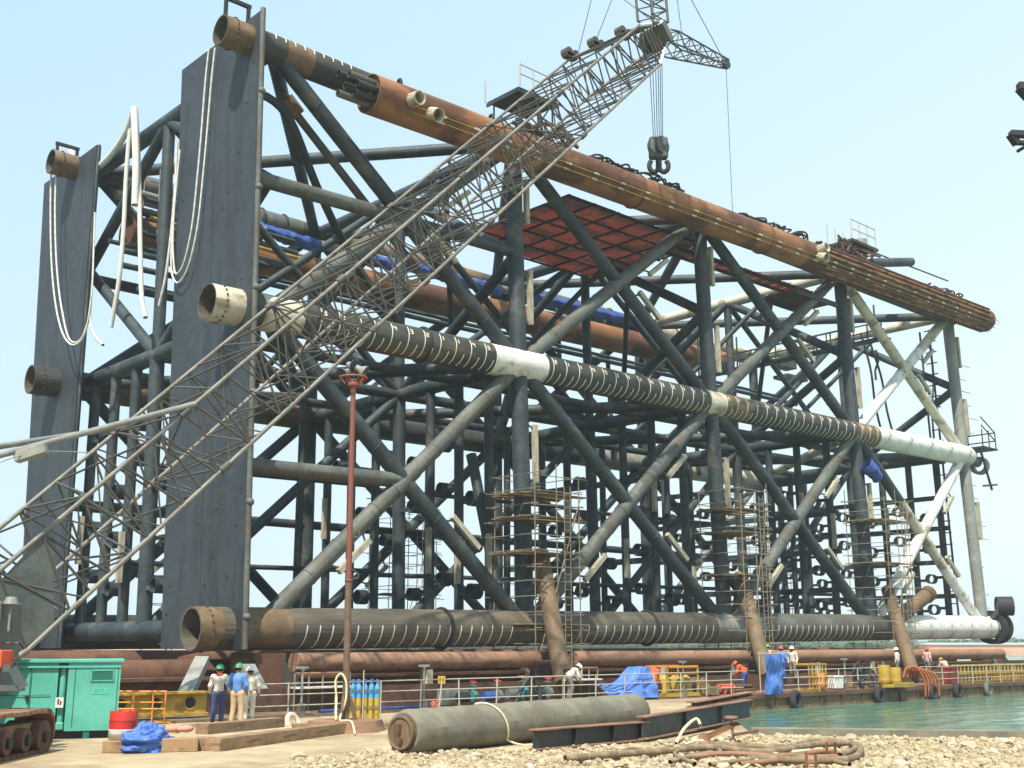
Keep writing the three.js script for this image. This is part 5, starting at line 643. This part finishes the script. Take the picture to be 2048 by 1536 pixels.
// ------------------------------------------------------------------ quay: generator, barrier, timber, post, pipe, beams, rubble
{ // teal generator container
  const R = atY(232, 1476, 0), dir = V(0.92, 0, 0.392).normalize(); // front runs right
  const nrm = V(-dir.z, 0, dir.x); if (nrm.z < 0) nrm.negate();
  const t = thing('generator', 'teal steel generator container at the left with a pipe in its recess', 'generator', R.clone());
  t.rotation.y = Math.atan2(-dir.z, dir.x); const add = (n, g, m, par = t) => { if (Array.isArray(g)) g = mergeGeometries(g.map(q => q.toNonIndexed())); const q = new THREE.Mesh(g, m); q.name = n; q.castShadow = q.receiveShadow = true; par.add(q); return q; };
  const L = 5.0, Hh = 1.72, y0 = 0.2, d = 2.0; // local: x to the right ends at 0, z towards the camera = 0 is the front
  add('shell', [box(-0.65, y0 + Hh / 2, -d / 2, 1.3, Hh, d), box(-(1.3 + 0.24 + L) / 2 + 0.0, y0 + Hh / 2, -d / 2 - 0.02, L - 1.54, Hh, d - 0.04).translate(0, 0, 0), box(-1.42, y0 + Hh / 2, -d / 2 - 0.17, 0.24, Hh, d - 0.34)], M.teal);
  add('roof', rbox(-L / 2 + 0.03, y0 + Hh + 0.045, -d / 2, L + 0.1, 0.09, d + 0.1, 0.02), M.teal);
  add('top_rail', box(-L / 2, y0 + Hh - 0.1, 0.012, L, 0.05, 0.03), M.teal);
  add('recess_pipe', [tube(V(-1.42, y0 + 0.15, -0.16), V(-1.42, y0 + Hh - 0.1, -0.16), 0.085, 12)], M.teal); add('recess_foot', rbox(-1.42, y0 + 0.12, -0.12, 0.2, 0.2, 0.2, 0.04), M.teal);
  add('recess_lining', box(-1.42, y0 + Hh / 2 + 0.05, -0.325, 0.235, Hh - 0.2, 0.02), M.teal);
  const win = add('window', box(-0.45, y0 + Hh - 0.33, 0.006, 0.52, 0.24, 0.02), M.tealDark); add('window_frame', [box(-0.45, y0 + Hh - 0.2, 0.014, 0.58, 0.03, 0.03), box(-0.45, y0 + Hh - 0.46, 0.014, 0.58, 0.03, 0.03), box(-0.175, y0 + Hh - 0.33, 0.014, 0.03, 0.29, 0.03), box(-0.725, y0 + Hh - 0.33, 0.014, 0.03, 0.29, 0.03)], M.teal, win);
  add('door_seam', [box(-1.12, y0 + Hh / 2, 0.003, 0.02, Hh - 0.15, 0.008), box(-0.06, y0 + Hh / 2, 0.003, 0.02, Hh - 0.15, 0.008)], M.tealDark);
  for (const x of [-2.2, -3.05, -3.9]) add('panel_joint', box(x, y0 + Hh / 2, -0.012, 0.018, Hh - 0.25, 0.01), M.tealDark); add('panel_joint', box(-3, y0 + Hh / 2 + 0.05, -0.012, 2.6, 0.016, 0.01), M.tealDark);
  for (const [x, y] of [[-2.25, 0.85], [-1.72, 0.48]]) { add('latch', box(x, y0 + y, 0.0, 0.09, 0.1, 0.05), M.black); }
  add('warning_plate', box(-1.46, y0 + 0.72, 0.015, 0.2, 0.26, 0.02), M.white); add('warning_mark', [box(-1.49, y0 + 0.74, 0.027, 0.035, 0.14, 0.006), box(-1.43, y0 + 0.71, 0.027, 0.035, 0.1, 0.006)], M.rubber);
  const c = document.createElement('canvas'); c.width = 256; c.height = 128; const k = c.getContext('2d'); k.fillStyle = '#52b49c'; k.fillRect(0, 0, 256, 128); k.fillStyle = '#2f8f7c'; k.font = 'bold 96px sans-serif'; k.textAlign = 'center'; k.fillText('077', 128, 98); const tx = new THREE.CanvasTexture(c); tx.colorSpace = THREE.SRGBColorSpace; const pg2 = new THREE.PlaneGeometry(0.38, 0.17); pg2.translate(-0.5, y0 + Hh - 0.72, 0.008); add('painted_number', pg2, new THREE.MeshStandardMaterial({ map: tx, roughness: 0.5 }));
  add('skid_base', [box(-L / 2, 0.1, -0.25, L - 0.2, 0.2, 0.18), box(-L / 2, 0.1, -d + 0.25, L - 0.2, 0.2, 0.18)], M.black); add('skid_foot', box(-0.75, 0.09, -0.12, 0.16, 0.18, 0.2), M.tealDark);
}
{ // orange tubular barrier
  const a = atY(226, 1446, 0), b = atY(330, 1446, 0), t = thing('barrier', 'orange tubular crowd barrier right of the teal container', 'barrier', a); const U = (s, y) => lerp(a, b, s).setY(y);
  for (const y of [0.95, 0.42]) part('rail', tube(U(0, y), U(1, y), 0.028, 8), M.orange, t); part('rail', tube(U(0.02, 0.62), U(0.95, 0.62), 0.02, 8), M.orange, t); for (const s of [0.02, 0.36, 0.74, 0.98]) part('upright', tube(U(s, 0.02), U(s, 0.95), 0.026, 8), M.orange, t); part('foot', [bar(U(0.98, 0.02).add(V(0.2, 0, 0.25)), U(0.98, 0.02).add(V(-0.2, 0, -0.25)), 0.05, 0.04)], M.orange, t); }
{ // red and white drum on a timber
  const base = atY(258, 1504, 0); const tb = single('timber_block', rbox(base.x - 0.1, 0.13, base.z - 0.25, 0.85, 0.26, 0.5, 0.02, 0.75), M.wood, 'short dark timber block under the red and white drum', 'timber block');
  drum('red drum with a white lower half beside the teal container', V(base.x - 0.05, 0.27, base.z - 0.3), M.red, M.white, 0.62, 0.31);
  const p = atY(367, 1504, 0); single('timber_block', rbox(p.x, 0.15, p.z - 0.2, 0.8, 0.3, 0.4, 0.02, -0.45), M.wood, 'short pale timber block right of the blue plastic heap', 'timber block');
  // crumpled blue plastic
  const q = atY(300, 1505, 0); const g = new THREE.IcosahedronGeometry(0.5, 18), P = g.attributes.position; for (let i = 0; i < P.count; i++) { const x = P.getX(i), y = P.getY(i), z = P.getZ(i), u = (Math.atan2(z, x) / 6.2832 + 1) % 1, v = (y + 0.5) % 1; const k = 0.75 + 0.75 * Math.abs(fbm(u, v, 6, 5, 131, 4) - 0.5) * 2 + 0.25 * fbm(u, v, 14, 12, 135, 2); P.setXYZ(i, x * k * 1.1, Math.max(-0.2, y * k * 0.8), z * k * 0.8); } const gi = mergeVertices(g.deleteAttribute('normal')); gi.deleteAttribute('uv'); const g2 = gi; g2.computeVertexNormals(); g2.setAttribute('uv', new THREE.BufferAttribute(new Float32Array(g2.attributes.position.count * 2), 2)); g2.translate(q.x, 0.2, q.z - 0.2);
  single('blue_sheet', g2, M.blue, 'heap of crumpled blue plastic on the ground by the red drum', 'tarp');
  const rg = []; for (let k = 0; k < 9; k++) { const r0 = atY(330 + k * 6, 1490, 0); const s = new THREE.SphereGeometry(0.14, 10, 8); s.scale(rr(0.8, 1.5), rr(0.5, 0.9), 1); s.translate(r0.x + 0.25, 0.34, r0.z - 0.6 + rr(-0.1, 0.1)); rg.push(s); }
  single('cloth_heap', rg, flat(196, 138, 122, 0.95), 'heap of pink and pale rags on top of the pale timber block', 'rags', null, 'stuff'); }
{ // stacked timber baulks
  const A = atY(397, 1500, 0), B = atY(575, 1468, 0); const d = B.clone().sub(A).normalize(); const up = (p, y) => p.clone().setY(y);
  single('timber_baulk', bar(up(atY(424, 1503, 0), 0.14), up(atY(700, 1464, 0), 0.14), 0.42, 0.28), M.wood, 'long lower timber baulk running to the foot of the red post', 'timber baulk');
  single('timber_baulk', bar(up(atY(402, 1494, 0), 0.41), up(atY(556, 1477, 0), 0.41), 0.4, 0.24), M.wood, 'upper timber baulk stacked in front of the two standing people', 'timber baulk');
  single('timber_block', rbox(atY(408, 1500, 0).x, 0.14, atY(408, 1500, 0).z - 0.1, 0.45, 0.28, 0.5, 0.02, 0.6), M.wood, 'dark cross timber under the left end of the upper baulk', 'timber block');
  single('timber_baulk', bar(up(atY(585, 1462, 0), 0.1), up(atY(780, 1458, 0), 0.1), 0.5, 0.2), M.wood, 'flat timber baulk behind the red post', 'timber baulk'); }
{ // red floodlight post
  const b = atY(690, 1462, 0), top = V(b.x, 0, b.z); const hh = (() => { let h = 8; for (let i = 0; i < 40; i++) { const v = V(b.x, h, b.z).sub(V(0, EYE, 0)); const y = 768 - FPX * v.dot(vU) / v.dot(vF); h += (y - 772) * 0.006; } return h; })();
  const t = thing('floodlight_post', 'tall thin red brown post with floodlights on its head', 'lamp post', b); const tp = V(b.x - 0.08, hh, b.z);
  part('post', [tube(b.clone().setY(0.28), lerp(b, tp, 0.42), 0.1, 16, { r2: 0.095 })], M.poleRed, t); part('post', tube(lerp(b, tp, 0.42), tp, 0.085, 14, { r2: 0.075 }), flat(122, 70, 54, 0.6), t); part('pipe_joint', ring(lerp(b, tp, 0.42), V(0, 1, 0), 0.095, 0.03, 16), M.poleRed, t);
  for (let k = 0; k < 3; k++) { const an = k * 2.1 + 0.5; part('base_gusset', bar(b.clone().setY(0.25).add(V(Math.cos(an) * 0.3, 0, Math.sin(an) * 0.3)), b.clone().setY(0.95).add(V(Math.cos(an) * 0.1, 0, Math.sin(an) * 0.1)), 0.06, 0.12), M.legRust, t); }
  part('head_plate', [tube(tp, tp.clone().add(V(0, 0.1, 0)), 0.16, 16), ring(tp.clone().add(V(0, 0.24, 0)), V(0, 1, 0), 0.4, 0.03, 20)], flat(150, 74, 48, 0.6), t); for (let k = 0; k < 5; k++) { const an = k * 1.26; part('ring_spoke', tube(tp.clone().add(V(Math.cos(an) * 0.25, 0.05, Math.sin(an) * 0.25)), tp.clone().add(V(Math.cos(an) * 0.42, 0.3, Math.sin(an) * 0.42)), 0.02, 6), flat(150, 74, 48, 0.6), t); }
  const lamp = (c, ax) => { const l = part('floodlight', [tube(c.clone().addScaledVector(ax, -0.18), c.clone().addScaledVector(ax, 0.02), 0.1, 16, { r2: 0.22 }), tube(c.clone().addScaledVector(ax, -0.3), c.clone().addScaledVector(ax, -0.18), 0.1, 12)], M.galv, t); part('lamp_glass', tube(c.clone().addScaledVector(ax, 0.02), c.clone().addScaledVector(ax, 0.035), 0.2, 16), M.glass, l); part('lamp_yoke', tube(c, tp.clone().add(V(0, 0.1, 0)), 0.03, 6), M.steelDark, l); };
  lamp(tp.clone().addScaledVector(vR, 0.32).add(V(0, 0.42, 0)), V(0.5, -0.4, 0.5).normalize()); lamp(tp.clone().addScaledVector(vR, -0.35).add(V(0, 0.35, 0)), V(-0.7, -0.4, 0.1).normalize()); lamp(tp.clone().addScaledVector(vR, 0.02).add(V(0, 0.6, 0)), V(0.1, -0.3, 0.9).normalize());
  part('cable_bracket', [1.3, 3.1, 4.4, 5.6].map(y => wire([V(b.x, y + 0.15, b.z), V(b.x, y, b.z).addScaledVector(vR, 0.24), V(b.x, y - 0.12, b.z).addScaledVector(vR, 0.24), V(b.x, y - 0.14, b.z).addScaledVector(vR, 0.1)], 0.015, 5, 12)), M.steelTan, t).userData.kind = 'stuff';
  const sl = single('base_slab', new THREE.CylinderGeometry(1.05, 1.15, 0.3, 8), M.rustPink, 'low octagonal rust stained concrete slab under the red post', 'slab', null, null, V(0, 0, 0)); sl.position.set(b.x, 0.15, b.z); sl.rotation.y = 0.3;
  const L = (x, y, k = 0.2) => b.clone().addScaledVector(vR, x).addScaledVector(V(vF.x, 0, vF.z).normalize(), -k).setY(y); single('yellow_hose', wire([L(-0.2, 0.33, 0.5), L(-0.24, 0.9, 0.2), L(-0.28, 1.4), L(-0.14, 1.58), L(0.0, 1.4), L(0.03, 0.9), L(-0.05, 0.6), L(-0.1, 0.34, 0.4), L(0.3, 0.32, 1.0), L(0.5, 0.02, 1.6)], 0.03, 6, 90), M.rope, 'pale hose looped against the foot of the red post', 'hose'); }
{ // gas bottles
  const p0 = atY(726, 1446, 0); let n = 0; const pl = ['front row, leftmost', 'front row, second from left', 'front row, third from left', 'front row, fourth from left', 'front row, rightmost', 'back row, leftmost', 'back row, middle', 'back row, rightmost'];
  const mkB = (p, lab) => { const t = thing('gas_bottle', `blue topped yellow gas bottle beside the red post, ${lab}`, 'gas bottle', p, 'gas bottles in the rack'); part('lower_body', tube(p, p.clone().setY(0.75), 0.085, 14), M.yellow, t); part('upper_body', new THREE.LatheGeometry([[0.085, 0.75], [0.086, 1.0], [0.075, 1.1], [0.04, 1.18], [0.035, 1.2]].map(q => new THREE.Vector2(...q)), 14).translate(p.x, 0, p.z), flat(76, 150, 200, 0.5), t); part('valve_cap', tube(p.clone().setY(1.18), p.clone().setY(1.32), 0.045, 10), flat(58, 120, 180, 0.5), t); };
  for (let k = 0; k < 5; k++) mkB(p0.clone().addScaledVector(vR, -0.34 + k * 0.19).setY(0.02), pl[n++]); for (let k = 0; k < 3; k++) mkB(p0.clone().addScaledVector(vR, -0.22 + k * 0.22).add(V(vF.x * 0.25, 0.02, vF.z * 0.25)), pl[n++]);
  const t = thing('bottle_rack', 'thin tube rack holding the gas bottles', 'rack', p0); for (const y of [0.5, 1.0]) part('rail', tube(p0.clone().addScaledVector(vR, -0.5).addScaledVector(vF, -0.13).setY(y), p0.clone().addScaledVector(vR, 0.55).addScaledVector(vF, -0.13).setY(y), 0.018, 6), M.steelTan, t); for (const s of [-0.5, 0.0, 0.55]) part('post', tube(p0.clone().addScaledVector(vR, s).addScaledVector(vF, -0.13).setY(0), p0.clone().addScaledVector(vR, s).addScaledVector(vF, -0.13).setY(1.6 - Math.abs(s) * 0.6), 0.02, 6), M.rail, t); }
{ // yellow sign
  const p = atY(876, 1440, 0), t = thing('sign', 'small yellow sign board on a thin slanted post behind the concrete pipe', 'sign', p); const q = p.clone().addScaledVector(vR, 0.1).setY(1.15); part('post', tube(p, q, 0.025, 6), M.rail, t); const g = new THREE.BoxGeometry(0.24, 0.24, 0.02); g.rotateY(-HEAD); g.translate(q.x, 1.26, q.z); part('board', g, M.yellow, t); const mks = []; for (const s of [-0.05, 0.05]) { const h = new THREE.BoxGeometry(0.03, 0.12, 0.024); h.translate(s, 0, 0.003); h.rotateY(-HEAD); h.translate(q.x, 1.26, q.z); mks.push(h); } part('sign_mark', mks, M.black, t);
  const r = atY(868, 1442, 0); single('rag', crumple(r.clone().setY(0.35).add(V(-0.1, 0.1, 0)), r.clone().setY(0.62).add(V(0.15, 0, 0)), 0.12, 10), flat(206, 120, 110, 0.9), 'pink red rag hung by the yellow sign', 'rag'); }
single('life_ring', [ring(atY(586, 1449, 0).setY(0.04), V(0.3, 0.35, 0.8), 0.27, 0.075, 24, Math.PI * 2, 10)], flat(222, 196, 176, 0.6), 'pale life ring lying by the guard rail left of the red post', 'life ring');
{ // concrete coated pipe with a rope over it
  const r = 0.5, a = atY(806, 1511, 0), b = atY(1277, 1457, 0); a.y = b.y = r - 0.02; const d = b.clone().sub(a).normalize(); const t = thing('concrete_pipe', 'long thick concrete coated pipe lying on the rubble', 'pipe', a.clone().setY(0));
  const prof = []; const L = a.distanceTo(b); for (let i = 0; i <= 60; i++) prof.push(new THREE.Vector2(r * (i === 0 ? 0.93 : i === 60 ? 0.8 : 1) + 0.006 * Math.sin(i * 1.7), -L / 2 + L * i / 60)); const g = new THREE.LatheGeometry([new THREE.Vector2(0.001, -L / 2 + 0.03), new THREE.Vector2(0.36, -L / 2 + 0.03), new THREE.Vector2(0.4, -L / 2), ...prof, new THREE.Vector2(0.4, L / 2), new THREE.Vector2(0.001, L / 2 - 0.02)], 40); const P = g.attributes.position; for (let i = 0; i < P.count; i++) { const x = P.getX(i), y = P.getY(i), z = P.getZ(i), l = Math.hypot(x, z); if (l > 0.3) { const k = 1 + 0.02 * (fbm((Math.atan2(z, x) / 6.2832 + 1) % 1, (y / L + 0.5) % 1, 8, 24, 141, 3) - 0.5); P.setX(i, x * k); P.setZ(i, z * k); } } g.computeVertexNormals(); uvScale(g, 3.2, L); part('coating', orient(g, a, b), M.conc, t);
  part('steel_end', [tube(a.clone().addScaledVector(d, -0.1), a.clone().addScaledVector(d, 0.1), 0.36, 28), ring(a.clone().addScaledVector(d, -0.1), d, 0.34, 0.03, 28)], M.legRust, t); part('end_lug', [box(a.x - 0.12, a.y + 0.1, a.z, 0.1, 0.18, 0.1), box(a.x - 0.12, a.y - 0.16, a.z + 0.05, 0.08, 0.1, 0.1)], M.rustDark, t);
  const c = lerp(a, b, 0.27), s = V(-d.z, 0, d.x); if (s.z < 0) s.negate(); const pts = []; for (let i = 0; i <= 12; i++) { const an = 1.9 - i * 0.215; pts.push(c.clone().addScaledVector(s, Math.cos(an) * (r + 0.025)).add(V(0, Math.sin(an) * (r + 0.025), 0)).addScaledVector(d, 0.045 * i)); } pts.push(c.clone().addScaledVector(s, r + 0.14).addScaledVector(d, 0.75).setY(0.03), c.clone().addScaledVector(s, r + 0.5).addScaledVector(d, 0.9).setY(0.03)); single('rope', wire(pts, 0.026, 6, 70), M.rope, 'pale rope slung over the concrete coated pipe', 'rope'); }
{ // steel beams on the rubble
  const g = (x, y, h) => atY(x, y, 0).setY(h); const bm = (lab, a, b, w, h, m) => { const t = thing('steel_beam', lab, 'steel beam', a.clone().setY(0)); const d = b.clone().sub(a).normalize(), s = V(0, 0, 0).crossVectors(d, YUP).normalize(), n = V(0, 0, 0).crossVectors(s, d), k = h / 2 - 0.015; part('flange', bar(a.clone().addScaledVector(n, k), b.clone().addScaledVector(n, k), w, 0.03), M.rustPink, t); part('flange', bar(a.clone().addScaledVector(n, -k), b.clone().addScaledVector(n, -k), w, 0.03), M.rustPink, t); part('web', bar(a, b, 0.025, h - 0.06), m, t); for (const q of [0.33, 0.67]) part('stiffener', bar(lerp(a, b, q).addScaledVector(n, -k + 0.02), lerp(a, b, q).addScaledVector(n, k - 0.02), w * 0.85, 0.02, d), m, t); };
  bm('rusty grey steel I beam lying in front of the concrete pipe', g(1066, 1503, 0.26), g(1292, 1482, 0.26), 0.3, 0.46, M.steelDark);
  bm('longer grey steel I beam running on to the water right of the first', g(1284, 1484, 0.34), g(1500, 1445, 0.42), 0.3, 0.56, M.steel);
  bm('thin rusty beam laid on the longer beam, its end over the water', g(1385, 1462, 0.72), g(1505, 1440, 0.82), 0.34, 0.16, M.rustDark); bm('third grey steel beam behind the longer one', g(1330, 1470, 0.3), g(1470, 1436, 0.4), 0.3, 0.5, M.steel);
  single('packing_block', rbox(g(1128, 1480, 0).x, 0.62, g(1128, 1480, 0).z - 0.5, 0.3, 0.22, 0.3, 0.02, 0.4), M.cream, 'small pale block between the first steel beam and the concrete pipe', 'block');
  // rusty bracket with two plates on it
  const p = g(1445, 1487, 0), t = thing('rusty_bracket', 'rusty steel bracket with round plates on the rubble by the water', 'bracket', p.clone()); part('arm', bar(p.clone().addScaledVector(vR, -0.45).setY(0.12), p.clone().addScaledVector(vR, 0.3).setY(0.45), 0.1, 0.12), M.rust, t); part('stem', tube(p.clone().addScaledVector(vR, 0.28).setY(0), p.clone().addScaledVector(vR, 0.24).setY(0.6), 0.035, 8), M.rustPink, t); part('round_plate', tube(p.clone().addScaledVector(vR, 0.24).setY(0.6), p.clone().addScaledVector(vR, 0.24).setY(0.65), 0.17, 14), M.rustPink, t); part('round_plate', tube(p.clone().addScaledVector(vR, -0.45).setY(0.05), p.clone().addScaledVector(vR, -0.45).setY(0.25), 0.18, 14, { r2: 0.1 }), M.rustPink, t); part('arm', bar(p.clone().addScaledVector(vR, 0.25).setY(0.2), p.clone().addScaledVector(vR, 0.9).setY(0.3), 0.16, 0.06), M.rustDark, t); }
{ // hoses and ropes on the rubble
  const G = (l, h = 0.06) => l.map((p, i) => atY(p[0], p[1], 0).setY(h + (i % 2) * 0.025)); const hs = (pts, r, m, lab, cat = 'hose', nm = 'hose') => single(nm, wire(G(pts, r + 0.05), r, 8, 90), m, lab, cat);
  hs([[1130, 1530], [1220, 1524], [1330, 1514], [1420, 1508], [1520, 1516], [1640, 1502], [1700, 1498], [1722, 1516], [1690, 1532], [1600, 1536], [1500, 1528]], 0.075, M.hose, 'thick dusty hose curling to the right end of the hose pile');
  hs([[1400, 1498], [1480, 1504], [1560, 1506], [1640, 1494], [1690, 1496], [1712, 1510], [1680, 1524]], 0.07, M.hose, 'thick dusty hose, uppermost of the hose pile'); hs([[1380, 1524], [1460, 1520], [1560, 1522], [1660, 1514], [1680, 1522], [1600, 1530], [1480, 1540]], 0.055, M.rustPink, 'reddish hose lying across the middle of the hose pile');
  hs([[1340, 1534], [1400, 1520], [1440, 1514], [1420, 1504], [1370, 1508], [1350, 1520], [1390, 1538]], 0.045, M.hose, 'thin dusty hose looped at the left of the hose pile'); hs([[1420, 1540], [1500, 1532], [1570, 1520], [1640, 1530], [1700, 1540]], 0.05, M.hose, 'dusty hose lowest at the bottom edge of the picture'); hs([[1480, 1548], [1530, 1524], [1570, 1512], [1620, 1510]], 0.03, M.rope, 'thin pale rope crossing the hose pile', 'rope', 'rope'); hs([[1230, 1512], [1270, 1506], [1310, 1508], [1340, 1502], [1400, 1496]], 0.03, M.hose, 'thin hose arc on the rubble below the first steel beam');
  single('yellow_hose', wire([atY(1352, 1492, 0).setY(0.06), atY(1372, 1478, 0).setY(0.3), atY(1395, 1470, 0).setY(0.42), atY(1402, 1474, 0).setY(0.3)], 0.04, 8, 30), M.rope, 'pale yellow hose end rising by the beams', 'hose');
  single('yellow_hose', wire(G([[1368, 1494], [1400, 1488], [1420, 1494], [1470, 1500]], 0.06), 0.035, 8, 40), M.rope, 'pale yellow hose lying flat beside the beams', 'hose');
  for (const [x, y, w] of [[1662, 1500, 'upper right'], [1622, 1520, 'lower left']]) { const p = atY(x, y, 0.2); single('square_shackle', [bar(p.clone().addScaledVector(vR, -0.09).setY(0.06), p.clone().addScaledVector(vR, -0.09).setY(0.36), 0.04, 0.04), bar(p.clone().addScaledVector(vR, 0.09).setY(0.06), p.clone().addScaledVector(vR, 0.09).setY(0.36), 0.04, 0.04), bar(p.clone().addScaledVector(vR, -0.11).setY(0.36), p.clone().addScaledVector(vR, 0.11).setY(0.36), 0.04, 0.04), bar(p.clone().addScaledVector(vR, -0.11).setY(0.16), p.clone().addScaledVector(vR, 0.11).setY(0.16), 0.04, 0.04)], M.rust, `small rusty square frame standing in the hose pile, ${w} one`, 'shackle'); }
  const p = atY(1700, 1520, 0), u = new THREE.CylinderGeometry(0.03, 0.32, 0.3, 3); }
{ // rubble over the nearer part of the quay
  const poly = [[540, 1560], [600, 1516], [780, 1500], [1060, 1500], [1290, 1488], [1480, 1474], [1500, 1472], [2300, 1486], [2600, 1560], [2300, 1800], [600, 1800]].map(p => atY(p[0], p[1], 0));
  const inside = (x, z) => { let c = false; for (let i = 0, j = poly.length - 1; i < poly.length; j = i++) { const a = poly[i], b = poly[j]; if ((a.z > z) !== (b.z > z) && x < (b.x - a.x) * (z - a.z) / (b.z - a.z) + a.x) c = !c; } return c; };
  const ce = V(27.2, 0, -19.85), cd = V(54.8, 0, 69.85).normalize(), sideD = (x, z) => (x - ce.x) * -cd.z + (z - ce.z) * cd.x;
  const shapes = Array.from({ length: 4 }, (_, s) => { const g = new THREE.IcosahedronGeometry(1, 1); const p = g.attributes.position; for (let i = 0; i < p.count; i++) { const x = p.getX(i), y = p.getY(i), z = p.getZ(i); const h = 0.72 + 0.5 * hash(Math.round(x * 50) + 7, Math.round(y * 50) + Math.round(z * 50) * 31, s + 3); p.setXYZ(i, x * h, y * h * 0.7, z * h); } g.computeVertexNormals(); uvScale(g, 0.6, 0.6); return g; });
  const spots = []; let guard = 0; while (spots.length < 24000 && guard++ < 400000) { const x = rr(2, 40), z = rr(-30, 8); if (!inside(x, z) || sideD(x, z) < 0.65) continue; spots.push([x, z]); }
  const q = new THREE.Quaternion(), mtx = new THREE.Matrix4(), col = new THREE.Color(); const per = Math.ceil(spots.length / 4);
  for (let s = 0; s < 4; s++) { const part4 = spots.slice(s * per, (s + 1) * per); const im = new THREE.InstancedMesh(shapes[s], M.stone, part4.length); part4.forEach(([x, z], i) => { const r = 0.012 + 0.075 * Math.pow(rnd(), 4.5) * (0.6 + 0.8 * vnoise(x / 40 + 1, z / 40 + 1, 30, 30, 7)); q.setFromEuler(new THREE.Euler(rnd() * 0.7, rnd() * 6.3, rnd() * 0.7)); mtx.compose(V(x, r * 0.35, z), q, V(r * rr(0.9, 1.6), r, r * rr(0.9, 1.3))); im.setMatrixAt(i, mtx); const c = rr(0.62, 1.05); im.setColorAt(i, col.setRGB(c, c * rr(0.94, 1), c * rr(0.82, 0.98))); }); im.name = numbered('rubble'); im.castShadow = im.receiveShadow = true; scene.add(im); tag(im, 'pale broken stone rubble covering the near quay', 'rubble', 'quay rubble', 'stuff'); }
  for (let i = 0; i < 46; i++) { let x, z; do { x = rr(6, 34); z = rr(-27, -8); } while (!inside(x, z) || sideD(x, z) < 0.8); const r = rr(0.1, 0.17); const g = shapes[i % 4].clone(); g.scale(r * 1.4, r, r * 1.2); g.rotateY(rnd() * 6); single('rock', g.translate(x, r * 0.4, z), M.stone, 'pale broken rock lying on the near quay rubble', 'rock', 'larger rocks in the rubble'); } }
renderer.render(scene, camera);
